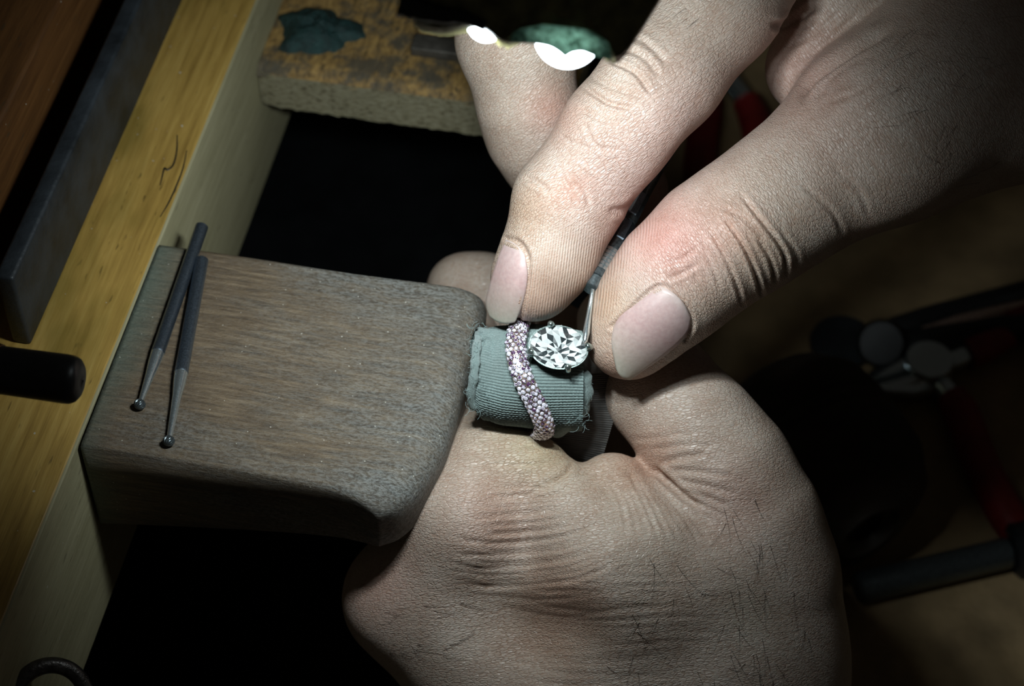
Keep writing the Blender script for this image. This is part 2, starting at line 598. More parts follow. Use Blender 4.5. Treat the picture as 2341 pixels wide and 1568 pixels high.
# ------------------------------------------------------------------ bench pin
def make_pin():
    top = spline([(363, 557), (560, 584), (800, 618), (980, 640), (1104, 654)], 90)
    bot = spline([(183, 1020), (400, 1053), (600, 1086), (760, 1118), (862, 1152)], 90)
    endp = spline([(1104, 654), (1112, 690), (1092, 740), (1080, 800), (1058, 880), (1036, 950), (1008, 1025), (962, 1095), (912, 1138), (862, 1152)], 60)
    n, m = 90, 60
    lef = np.linspace(top[0], bot[0], m)
    u = np.linspace(0, 1, n)[:, None, None]
    v = np.linspace(0, 1, m)[None, :, None]
    u2 = u ** .8
    S = (1 - v) * top[:, None] + v * bot[:, None] + (1 - u) * lef[None] + u * endp[None] - (
        (1 - u) * (1 - v) * top[0] + u * (1 - v) * top[-1] + (1 - u) * v * bot[0] + u * v * bot[-1])
    W = np.array([[P(S[i, j, 0], S[i, j, 1], 0) for j in range(m)] for i in range(n)])
    endw = np.array([P(a, b, 0) for a, b in endp])
    topw = np.array([P(a, b, 0) for a, b in top])
    botw = np.array([P(a, b, 0) for a, b in bot])

    def dist(X, C):
        return np.min(np.linalg.norm(X[:, :, None, :2] - C[None, None, :, :2], axis=-1), axis=2)
    dE, dT, dB = dist(W, endw), dist(W, topw), dist(W, botw)
    r = 7.5
    x = np.clip(r - dE, 0, r)
    W[:, :, 2] -= (r - np.sqrt(np.maximum(r * r - x * x, 0))) * .62
    sx = np.clip((W @ EP - bst(W[0, 0])[0] * 0 - O0 @ EP) / 80, 0, 1)
    for dd in (dT, dB):
        rr = .5 + 2.6 * sx ** 2
        x = np.clip(rr - dd, 0, rr)
        W[:, :, 2] -= (rr - np.sqrt(np.maximum(rr * rr - x * x, 0))) * .8
    # hollows worn into the top and the saw nick at the end
    W[:, :, 2] -= .8 * np.exp(-((S[:, :, 0] - 760) / 200) ** 2 - ((S[:, :, 1] - 860) / 120) ** 2)
    V = [W.reshape(-1, 3)]
    Fs = [list(f)[::-1] for f in grid_faces(n, m)]
    # skirt: wedge, 27 mm deep at the bench and thinner at the tip
    rim = [(i, 0) for i in range(n)] + [(n - 1, j) for j in range(1, m)] + [(i, m - 1) for i in range(n - 2, -1, -1)] + [(0, j) for j in range(m - 2, 0, -1)]
    ids = np.array([i * m + j for i, j in rim])
    rp = V[0][ids]
    s_ = (rp - O0) @ EP
    low = -27 + 15 * np.clip(s_ / 82, 0, 1)
    cen = rp.mean(0)
    base = n * m
    prev = ids
    for k, fr in enumerate((.3, .65, 1.0)):
        ring = rp.copy()
        ring[:, 2] = rp[:, 2] + (low - rp[:, 2]) * fr
        inset = .02 * fr * np.clip(s_ / 80, 0, 1)[:, None]
        ring[:, :2] += (cen - rp)[:, :2] * inset
        V.append(ring)
        cur = base + k * len(ids) + np.arange(len(ids))
        for q in range(len(ids)):
            q2 = (q + 1) % len(ids)
            Fs.append([prev[q], prev[q2], cur[q2], cur[q]])
        prev = cur
    Fs.append(list(prev))
    o = obj('bench_pin', np.vstack(V), Fs, 'pin', origin=BF(0, 0, -27))
    tag(o, 'worn grey brown wooden bench pin with rounded tip, jutting from the bench', 'bench pin')


make_pin()


# ------------------------------------------------------------------ the two burs on the pin
def make_bur(p0, p1, label, r, neck_at):
    a, b = P(*p0, r), P(*p1, r * .95)
    L = np.linalg.norm(b - a)
    t = thing('rotary_bur', a * .5 + b * .5, label, 'bur', 'burs lying on the bench pin')
    V, Fs = lathe(a, b, [(0, r * .8), (.006, r), (neck_at, r), (neck_at + .004, r * 1.04), (neck_at + .010, r * .98)], 24)
    auto_smooth(obj('shank', V, Fs, 'steel', t))
    V, Fs = lathe(a, b, [(neck_at + .010, r * .98), (neck_at + .06, r * .9), (neck_at + .13, r * .66), (.945, r * .40), (.962, r * .36)], 20)
    auto_smooth(obj('neck', V, Fs, 'bright', t))
    hr = r * .80
    c = b - (b - a) / L * hr
    ax = (b - a) / L
    h = np.cross(ax, [0, 0, 1.0])
    h /= np.linalg.norm(h)
    g = np.cross(ax, h)
    V = []
    n, m = 14, 48
    for i in range(n):
        ph = math.pi * i / (n - 1)
        for j in range(m):
            an = 2 * math.pi * j / m
            rr = hr * (1 + .10 * (1 if (j % 4) < 2 else -1) * math.sin(ph))
            an2 = an + .5 * (ph - 1.5)
            V.append(c + ax * (-math.cos(ph) * hr) + (h * math.cos(an2) + g * math.sin(an2)) * math.sin(ph) * rr)
    obj('fluted_head', V, grid_faces(n, m, True), 'darksteel', t, smooth=False)


make_bur((462, 516), (316, 934), 'longer-looking steel ball bur, left of two, overhanging the pin\'s back edge', 1.42, .70)
make_bur((462, 592), (384, 1018), 'steel ball bur lying right of the other on the pin, nearer its front edge', 1.42, .62)


# ------------------------------------------------------------------ the ledge with wax behind the pin
def make_ledge():
    a = BF(*bst(P(590, 158, -15)), -15)
    s0, t0 = 0.0, bst(a)[1]
    t = thing('wooden_ledge', BF(20, t0 + 20, -26), 'gouged wooden ledge stained with green wax behind the bench pin', 'ledge')
    n, m = 60, 40
    V = []
    for i in range(n):
        for j in range(m):
            s = 0.1 + 78 * i / (n - 1)
            tt = t0 + 70 * j / (m - 1)
            z = -15 - .5 * abs(math.sin(s * .9 + 2 * math.sin(tt * .3))) - (1.6 * math.exp(-(j / 1.2) ** 2) + .5 * rng.random() * (j < 2)) - .25 * rng.random()
            V.append(BF(s, tt + (.5 * rng.random() if j == 0 else 0), z))
    obj('ledge_top', V, grid_faces(n, m), 'ledge', t)
    V = []
    k = 8
    for i in range(n):
        for j in range(k):
            s = 0.1 + 78 * i / (n - 1)
            f = j / (k - 1)
            e = 1.2 * math.exp(-((s) / 2.5) ** 2)
            V.append(BF(s, t0 + e + (.35 * rng.random() if 0 < j < k - 1 else .15), -16.6 - 10.4 * f - (.7 * rng.random() if j == k - 1 else 0)))
    obj('front_edge', V, [f[::-1] for f in grid_faces(n, k)], 'ledge_edge', t)
    box_obj('core', BF, (.2, 78), (t0 + .8, t0 + 70), (-26.5, -17.6), 'ledge_edge', t, .2)
    # the wax lump and the grey offcut lie on it
    c = np.array(bst(P(725, 62, -14)))
    V = []
    n, m = 16, 48
    for i in range(n):
        fr = i / (n - 1)
        for j in range(m):
            an = 2 * math.pi * j / m
            R = 1 + .12 * math.sin(3 * an + 1) + .10 * math.sin(5 * an) + .06 * math.sin(9 * an + 2)
            qx, qy = 10.4 * R * fr * math.cos(an), 8.4 * R * fr * math.sin(an)
            hh = 3.6 * (1 - fr ** 2.4) + 1.1 * noise.noise(Vector((qx * .35, qy * .35, 0))) * (1 - fr ** 4) + .5 * noise.noise(Vector((qx * 1.1, qy * 1.1, 3))) * (1 - fr ** 4)
            V.append(BF(c[0] + 10.4 * R * fr * math.cos(an), c[1] + 8.4 * R * fr * math.sin(an), -15.2 + hh - .3))
    w = obj('wax_lump', V, grid_faces(n, m, True), 'wax', origin=BF(c[0], c[1], -15.5))
    tag(w, 'dark green lump of setting wax stuck on the ledge', 'wax')
    a1, a2 = bst(P(938, 122, -14.5)), bst(P(1180, 150, -14.5))
    p = box_obj('metal_offcut', BF, (a1[0], a2[0]), (a1[1], a1[1] + 5.5), (-15.4, -12.6), 'plate', None, .5)
    tag(p, 'small flat grey metal offcut lying on the ledge beside the wax', 'offcut')


make_ledge()


# ------------------------------------------------------------------ things at the back of the bench, left
def make_left_things():
    sA = bst(P(247, 390, 0))[0]
    tE = bst(P(72, 790, 0))[1]
    bar = box_obj('steel_straightedge', BF, (sA - 4, sA), (tE, 240), (0, 21), 'slate', None, .8)
    tag(bar, 'dark painted steel bar standing on edge along the workbench', 'bar')
    sB = sA - 13
    bd = box_obj('wooden_block', BF, (sB - 19, sB), (tE - 10, 240), (0, 30), 'brown', None, 1.0)
    tag(bd, 'reddish brown wooden block behind the dark steel bar', 'block')
    b2 = box_obj('grey_casting', BF, (sB - 80, sB - 27), (tE - 60, 240), (0, 34), 'slate', None, 1.5)
    tag(b2, 'dark grey metal casting at the left edge behind the brown block', 'casting')
    pa, pb = P(-220, 815, 35), P(135, 864, 35)
    prof = [(0, 4.3), (.9, 4.6), (.94, 4.5), (.965, 4.1), (.985, 3.2), (.996, 1.8), (1.0, .3)]
    d = (pb - pa)
    V, Fs = lathe(pa, pb + d / np.linalg.norm(d) * 4.6, prof, 28)
    V = np.asarray(V)
    h = thing('hammer', pa, 'black round-ended tool handle lying across the steel bar', 'tool')
    obj('handle', V, Fs, 'black', h)
    V, Fs = lathe(pa + d * .1, pa + d * .62, [(0, 4.75), (.05, 4.95), (.95, 4.95), (1, 4.75)], 28)
    auto_smooth(obj('ferrule', V, Fs, 'brown', h))


make_left_things()


def make_pull_ring():
    n = EP
    c = PL(82, 1596, BF(3.0, 0, 0), n)
    t = thing('pull_ring', c - EP * 3, 'dark iron pull ring hanging on the pale front board', 'pull ring')
    tilt = np.array([.35, -.55, .76])
    tilt /= np.linalg.norm(tilt)
    u = np.cross(tilt, [0, 0, 1.0])
    u /= np.linalg.norm(u)
    w = np.cross(u, tilt)
    a = np.linspace(0, 2 * math.pi, 73)
    R, r = 6.9, 1.62
    path = np.array([c + EP * 3 + R * (math.cos(x) * u + math.sin(x) * w) for x in a[:-1]])
    seg = 18
    V = []
    for x, p in zip(a[:-1], path):
        rad = math.cos(x) * u + math.sin(x) * w
        for k in range(seg):
            b = 2 * math.pi * k / seg
            V.append(p + r * (math.cos(b) * rad + math.sin(b) * tilt))
    V = np.array(V)
    N = 72
    Fs = [[i * seg + k, ((i + 1) % N) * seg + k, ((i + 1) % N) * seg + (k + 1) % seg, i * seg + (k + 1) % seg] for i in range(N) for k in range(seg)]
    obj('ring', V, Fs, 'iron', t)
    q = c + EP * 3 - w * R
    V, Fs = tube(spline([q - EP * 7 - EB * 2, q + w * 0 - EB * 2.2 + EP * 1, q + EP * 2.5, q + EB * 2.2 + EP * 1, q - EP * 7 + EB * 2], 24), 1.0, 12)
    obj('staple', V, Fs, 'iron', t)


make_pull_ring()


# ------------------------------------------------------------------ signed-distance modelling for the hands
class Sdf:
    """camera-plane millimetres (right, up, towards the viewer); smooth unions of tapered limbs"""

    def __init__(s, lo, hi, vox):
        s.lo, s.vox = np.array(lo, float), vox
        s.n = np.ceil((np.array(hi) - s.lo) / vox).astype(int) + 1
        s.F = np.full(s.n, 14.0, np.float32)
        s.ax = [(s.lo[i] + vox * np.arange(s.n[i])).astype(np.float32) for i in range(3)]

    def sl(s, lo, hi):
        a = np.clip(np.floor((np.array(lo) - s.lo) / s.vox).astype(int), 0, s.n)
        b = np.clip(np.ceil((np.array(hi) - s.lo) / s.vox).astype(int) + 1, 0, s.n)
        return tuple(slice(x, max(x, y)) for x, y in zip(a, b))

    @staticmethod
    def smin(a, b, k):
        if k <= 0:
            return np.minimum(a, b)
        h = np.maximum(k - np.abs(a - b), 0) / k
        return np.minimum(a, b) - h * h * k * .25

    def group(s, prims, k_in, k_out, sub=False):
        pad = 13.0
        los, his = [], []
        for p in prims:
            if p[0] == 'c':
                A, ra, B, rb = p[1:]
                los.append(np.minimum(A - ra, B - rb)); his.append(np.maximum(A + ra, B + rb))
            else:
                c, r = p[1], max(p[2])
                los.append(c - r); his.append(c + r)
        S = s.sl(np.min(los, 0) - pad, np.max(his, 0) + pad)
        X, Y, Z = np.meshgrid(s.ax[0][S[0]], s.ax[1][S[1]], s.ax[2][S[2]], indexing='ij')
        G = None
        for p in prims:
            if p[0] == 'c':
                A, ra, B, rb = p[1:]
                ba = (B - A).astype(np.float32)
                l2 = float(ba @ ba) + 1e-9
                px, py, pz = X - np.float32(A[0]), Y - np.float32(A[1]), Z - np.float32(A[2])
                h = np.clip((px * ba[0] + py * ba[1] + pz * ba[2]) / l2, 0, 1)
                D = np.sqrt((px - h * ba[0]) ** 2 + (py - h * ba[1]) ** 2 + (pz - h * ba[2]) ** 2)
                D -= np.float32(ra) + h * np.float32(rb - ra)
            else:
                c, r, ang = p[1], p[2], p[3]
                ca, sa = math.cos(ang), math.sin(ang)
                px, py, pz = X - np.float32(c[0]), Y - np.float32(c[1]), Z - np.float32(c[2])
                qx, qy = px * ca + py * sa, -px * sa + py * ca
                k0 = np.sqrt((qx / r[0]) ** 2 + (qy / r[1]) ** 2 + (pz / r[2]) ** 2) + 1e-6
                k1 = np.sqrt((qx / r[0] ** 2) ** 2 + (qy / r[1] ** 2) ** 2 + (pz / r[2] ** 2) ** 2) + 1e-6
                D = k0 * (k0 - 1) / k1
            G = D if G is None else s.smin(G, D, k_in)
        if sub:
            s.F[S] = -s.smin(-s.F[S], G, k_out)
        else:
            s.F[S] = s.smin(s.F[S], G, k_out)

    def mesh(s):
        F = s.F
        ins = F < 0
        nx, ny, nz = F.shape
        c8 = [(i, j, k) for i in (0, 1) for j in (0, 1) for k in (0, 1)]
        cnt = np.zeros((nx - 1, ny - 1, nz - 1), np.uint8)
        for i, j, k in c8:
            cnt += ins[i:nx - 1 + i, j:ny - 1 + j, k:nz - 1 + k]
        act = (cnt > 0) & (cnt < 8)
        I, J, K = np.nonzero(act)
        idx = -np.ones(act.shape, np.int64)
        idx[I, J, K] = np.arange(len(I))
        val = {c: F[I + c[0], J + c[1], K + c[2]] for c in c8}
        acc = np.zeros((len(I), 3))
        num = np.zeros(len(I))
        for a in c8:
            for ax in range(3):
                if a[ax]:
                    continue
                b = tuple(a[q] + (q == ax) for q in range(3))
                va, vb = val[a], val[b]
                cr = (va < 0) != (vb < 0)
                t = np.where(cr, va / np.where(cr, va - vb, 1), 0)
                p = np.zeros((len(I), 3))
                for q in range(3):
                    p[:, q] = a[q]
                p[:, ax] += t
                acc += p * cr[:, None]
                num += cr
        V = (np.stack([I, J, K], 1) + acc / num[:, None]) * s.vox + s.lo
        faces = []
        for ax in range(3):
            u, w = (ax + 1) % 3, (ax + 2) % 3
            sa = [slice(None)] * 3
            sb = [slice(None)] * 3
            sa[ax] = slice(0, -1)
            sb[ax] = slice(1, None)
            A, B = ins[tuple(sa)], ins[tuple(sb)]
            cr = np.argwhere(A != B)
            ok = (cr[:, u] > 0) & (cr[:, w] > 0) & (cr[:, u] < F.shape[u] - 1) & (cr[:, w] < F.shape[w] - 1)
            cr = cr[ok]
            flip = B[tuple(cr.T)]
            du = np.eye(3, dtype=int)[u]
            dw = np.eye(3, dtype=int)[w]
            q = np.stack([idx[tuple((cr - du - dw).T)], idx[tuple((cr - dw).T)], idx[tuple(cr.T)], idx[tuple((cr - du).T)]], 1)
            q[flip] = q[flip][:, ::-1]
            faces.append(q)
        return V, np.vstack(faces)


def chain(pts):
    out = []
    c = [(cam_xyz(p[0], p[1], p[2]), pxr(p[3], p[2])) for p in pts]
    for (a, ra), (b, rb) in zip(c[:-1], c[1:]):
        out.append(('c', a, ra, b, rb))
    return out


def ell(px, py, d, rx, ry, rd, ang=0):
    return ('e', cam_xyz(px, py, d), np.array([pxr(rx, d), pxr(ry, d), rd]), math.radians(ang))


def c2w(V):
    V = np.asarray(V)
    return V[:, :1] * RIGHT + V[:, 1:2] * UP + V[:, 2:3] * BACK


def c2px(V):
    dep = DIST - V[:, 2]
    return np.stack([CX + V[:, 0] / dep * F_PX, CY - V[:, 1] / dep * F_PX], 1)


def poly_dist(pts, line):
    """distance and position along a polyline, in pixels"""
    best = np.full(len(pts), 1e9)
    along = np.zeros(len(pts))
    L = np.concatenate([[0], np.cumsum(np.linalg.norm(np.diff(line, axis=0), axis=1))])
    for i in range(len(line) - 1):
        a, b = line[i], line[i + 1]
        ab = b - a
        t = np.clip(((pts - a) @ ab) / (ab @ ab + 1e-9), 0, 1)
        d = np.linalg.norm(pts - a - t[:, None] * ab, axis=1)
        m = d < best
        best[m] = d[m]
        along[m] = (L[i] + t * np.linalg.norm(ab))[m] / L[-1]
    return best, along


def relax(V, Fq, times):
    n = len(V)
    num = np.zeros(n)
    for a in range(4):
        num += np.bincount(Fq[:, a], minlength=n)
    for _ in range(times):
        acc = np.zeros_like(V)
        for a in range(4):
            for q in range(3):
                acc[:, q] += np.bincount(Fq[:, a], V[Fq[:, (a + 1) % 4], q], n)
        V = V * .5 + .5 * acc / np.maximum(num, 1)[:, None]
    return V


def subdivide(V, Fq):
    n = len(V)
    E = np.stack([Fq, np.roll(Fq, -1, 1)], -1)
    E = np.sort(E, -1)
    key = E[..., 0].astype(np.int64) * n + E[..., 1]
    u, inv = np.unique(key.ravel(), return_inverse=True)
    inv = inv.reshape(-1, 4) + n
    mids = .5 * (V[u // n] + V[u % n])
    cen = V[Fq].mean(1)
    ci = n + len(u) + np.arange(len(Fq))
    V2 = np.vstack([V, mids, cen])
    out = []
    for k in range(4):
        out.append(np.stack([Fq[:, k], inv[:, k], ci, inv[:, (k + 3) % 4]], 1))
    return V2, np.vstack(out)


def build_hand(name, sdf, label, mat, creases, tints, grains, bumps=(), amp=.55, prints=()):
    V, Fq = sdf.mesh()
    co, Fq = subdivide(relax(V, Fq, 2), Fq)
    co = relax(co, Fq, 2)
    nv = len(co)
    e1, e2 = co[Fq[:, 2]] - co[Fq[:, 0]], co[Fq[:, 3]] - co[Fq[:, 1]]
    fn = np.cross(e1, e2)
    nr = np.zeros_like(co)
    for q in range(3):
        for k in range(4):
            nr[:, q] += np.bincount(Fq[:, k], fn[:, q], nv)
    nr /= np.linalg.norm(nr, axis=1)[:, None] + 1e-12
    rest = co.copy()
    px = c2px(co)
    view = np.stack([-co[:, 0], -co[:, 1], DIST - co[:, 2]], 1)
    view /= np.linalg.norm(view, axis=1)[:, None]
    facing = np.clip((np.sum(nr * view, 1) + .1) / .3, 0, 1)
    disp = np.zeros(nv)
    for cr in creases:
        line, w, dep = np.asarray(cr[0], float), cr[1], cr[2] * (amp if cr[1] < 20 else 1.0)
        if len(line) > 2:
            line = spline(line, len(line) * 6)
        bb = (px > line.min(0) - 5 * w).all(1) & (px < line.max(0) + 5 * w).all(1)
        ids = np.nonzero(bb)[0]
        if not len(ids):
            continue
        d, al = poly_dist(px[ids], line)
        tap = np.clip(np.minimum(al, 1 - al) * 6, 0, 1) if len(cr) < 4 else 1.0
        disp[ids] -= tap * dep * (np.exp(-(d / w) ** 2) - .38 * np.exp(-((d - 2.2 * w) / (1.1 * w)) ** 2))
    for bx, by, br, bh in bumps:
        disp += bh * np.exp(-((px[:, 0] - bx) ** 2 + (px[:, 1] - by) ** 2) / br ** 2)
    co += nr * (disp * facing)[:, None]
    W = c2w(co)
    org = W.mean(0)
    me2 = bpy.data.meshes.new(name)
    me2.vertices.add(nv)
    me2.vertices.foreach_set('co', ((W - org) * MM).astype(np.float32).ravel())
    me2.loops.add(Fq.size)
    me2.loops.foreach_set('vertex_index', Fq.ravel().astype(np.int32))
    me2.polygons.add(len(Fq))
    me2.polygons.foreach_set('loop_start', np.arange(0, Fq.size, 4, dtype=np.int32))
    me2.polygons.foreach_set('use_smooth', np.ones(len(Fq), bool))
    me2.update(calc_edges=True)
    at = me2.attributes.new('rest', 'FLOAT_VECTOR', 'POINT')
    at.data.foreach_set('vector', rest.astype(np.float32).ravel())
    tint = np.ones((nv, 4), np.float32)
    for tx, ty, tr, c in tints:
        g = np.exp(-((px[:, 0] - tx) ** 2 + (px[:, 1] - ty) ** 2) / (1.25 * tr) ** 2)
        for q in range(3):
            tint[:, q] *= 1 + g * (c[q] - 1) * .6
    ca = me2.color_attributes.new('tint', 'FLOAT_COLOR', 'POINT')
    ca.data.foreach_set('color', tint.ravel())
    gw = np.zeros((nv, 4), np.float32)
    for i, spots in enumerate(grains):
        w = np.full(nv, 1e-4)
        for gx, gy, gr in spots:
            w += np.exp(-((px[:, 0] - gx) ** 2 + (px[:, 1] - gy) ** 2) / gr ** 2)
        gw[:, i] = w
    gw[:, :3] /= np.maximum(gw[:, :3].sum(1)[:, None], 1e-9)
    gw[:, 3] = 0
    for gx, gy, gr in prints:
        gw[:, 3] += np.exp(-((px[:, 0] - gx) ** 2 + (px[:, 1] - gy) ** 2) / gr ** 2)
    gw[:, 3] = np.clip(gw[:, 3], 0, 1)
    ga = me2.color_attributes.new('grain', 'FLOAT_COLOR', 'POINT')
    ga.data.foreach_set('color', gw.ravel())
    me2.materials.append(mat)
    o = bpy.data.objects.new(name, me2)
    o.location = Vector(org * MM)
    COL.objects.link(o)
    tag(o, label, 'hand')
    bvh = BVHTree.FromPolygons(W.tolist(), Fq.tolist())
    return o, bvh


CAMP = BACK * DIST


def hit(bvh, px, py):
    r = RIGHT * ((px - CX) / F_PX) + UP * ((CY - py) / F_PX) - BACK
    r = r / np.linalg.norm(r)
    loc, nrm, i, dist = bvh.ray_cast(Vector(CAMP), Vector(r))
    if loc is None:
        return None, None
    return np.array(loc), np.array(nrm)


def make_nail(parent, bvh, left, right, lift, name='nail', extra=0.0, crown=0.0):
    """left/right: pixel curves of the two side edges from cuticle to free edge"""
    n, m = 26, 18
    A, B = spline(left, n), spline(right, n)
    pts, uv = [], []
    for i in range(n):
        f = i / (n - 1)
        for j in range(m):
            g = j / (m - 1)
            s = 4 * g * (1 - g)
            p = A[i] * (1 - g) + B[i] * g
            ax = (A[-1] + B[-1] - A[0] - B[0]) / 2
            ax = ax / np.linalg.norm(ax)
            wdt = np.linalg.norm(A[i] - B[i])
            p = p + ax * s * wdt * (.16 * (f - .0) - .13 * (1 - f))
            pts.append(p)
            uv.append((f, g))
    pts, uv = np.array(pts), np.array(uv)
    ds, ok = [], []
    for p in pts:
        h, nn = hit(bvh, *p)
        ok.append(h is not None)
        ds.append(np.dot(h, BACK) if h is not None else 0)
    ds, ok = np.array(ds), np.array(ok)
    c = pts.mean(0)
    q = (pts - c) / 100

    def basis(q):
        x, y = q[:, 0], q[:, 1]
        return np.stack([np.ones_like(x), x, y, x * x, x * y, y * y], 1)
    Bm = basis(q)
    sel = ok.copy()
    co = None
    for _ in range(4):
        co, *_r = np.linalg.lstsq(Bm[sel], ds[sel], rcond=None)
        res = ds - Bm @ co
        sel = ok & (np.abs(res) < max(.35, np.percentile(np.abs(res[ok]), 85)))
    fit = Bm @ co
    f, g = uv[:, 0], uv[:, 1]
    edge = np.minimum(np.minimum(g, 1 - g) * 5, 1)
    d = fit + lift * (.15 + .85 * np.minimum(f * 4, 1)) * (.75 + .25 * edge) + crown * (4 * g * (1 - g)) + extra * f
    top = np.array([Q(p[0], p[1], dd) for p, dd in zip(pts, d)])
    botv = top - BACK * .65
    V = np.vstack([top, botv])
    Fs = [list(x)[::-1] for x in grid_faces(n, m)] + [list(x) for x in grid_faces(n, m, False, n * m)]
    rim = [i * m for i in range(n)] + [(n - 1) * m + j for j in range(1, m)] + [i * m + m - 1 for i in range(n - 2, -1, -1)] + [j for j in range(m - 2, 0, -1)]
    for k in range(len(rim)):
        a, b = rim[k], rim[(k + 1) % len(rim)]
        Fs.append([a, b, b + n * m, a + n * m])
    o = obj(name, V, Fs, 'nail', parent)
    bm = bmesh.new()
    bm.from_mesh(o.data)
    bmesh.ops.recalc_face_normals(bm, faces=bm.faces[:])
    bm.to_mesh(o.data)
    bm.free()
    ca = o.data.color_attributes.new('nail', 'FLOAT_COLOR', 'POINT')
    u = np.concatenate([f, f])
    g2 = np.concatenate([g, g])
    ca.data.foreach_set('color', np.stack([u, g2, u * 0, u * 0 + 1], 1).astype(np.float32).ravel())
    o['label'] = 'pink nail plate with a pale free edge'
    return o


def make_hairs(parent, bvh, spots, name='body_hair'):
    Vs, Fs = [], []
    off = 0
    for (x, y, dx, dy, L) in spots:
        pth = []
        k = 7
        cur = random.uniform(-.5, .5)
        for i in range(k):
            f = i / (k - 1)
            X = x + dx * L * f - dy * L * cur * f * f * .5
            Y = y + dy * L * f + dx * L * cur * f * f * .5
            h, nn = hit(bvh, X, Y)
            if h is None:
                break
            pth.append(h + nn * (.05 + .55 * math.sin(f * 2.6) * .6))
        if len(pth) < 4:
            continue
        V, F_ = tube(pth, np.linspace(.034, .014, len(pth)), 4, True)
        Vs.append(V)
        Fs += [[i + off for i in f] for f in F_]
        off += len(V)
    o = obj(name, np.vstack(Vs), Fs, 'hair', parent)
    tag(o, 'fine short dark hairs', kind='stuff')
    return o


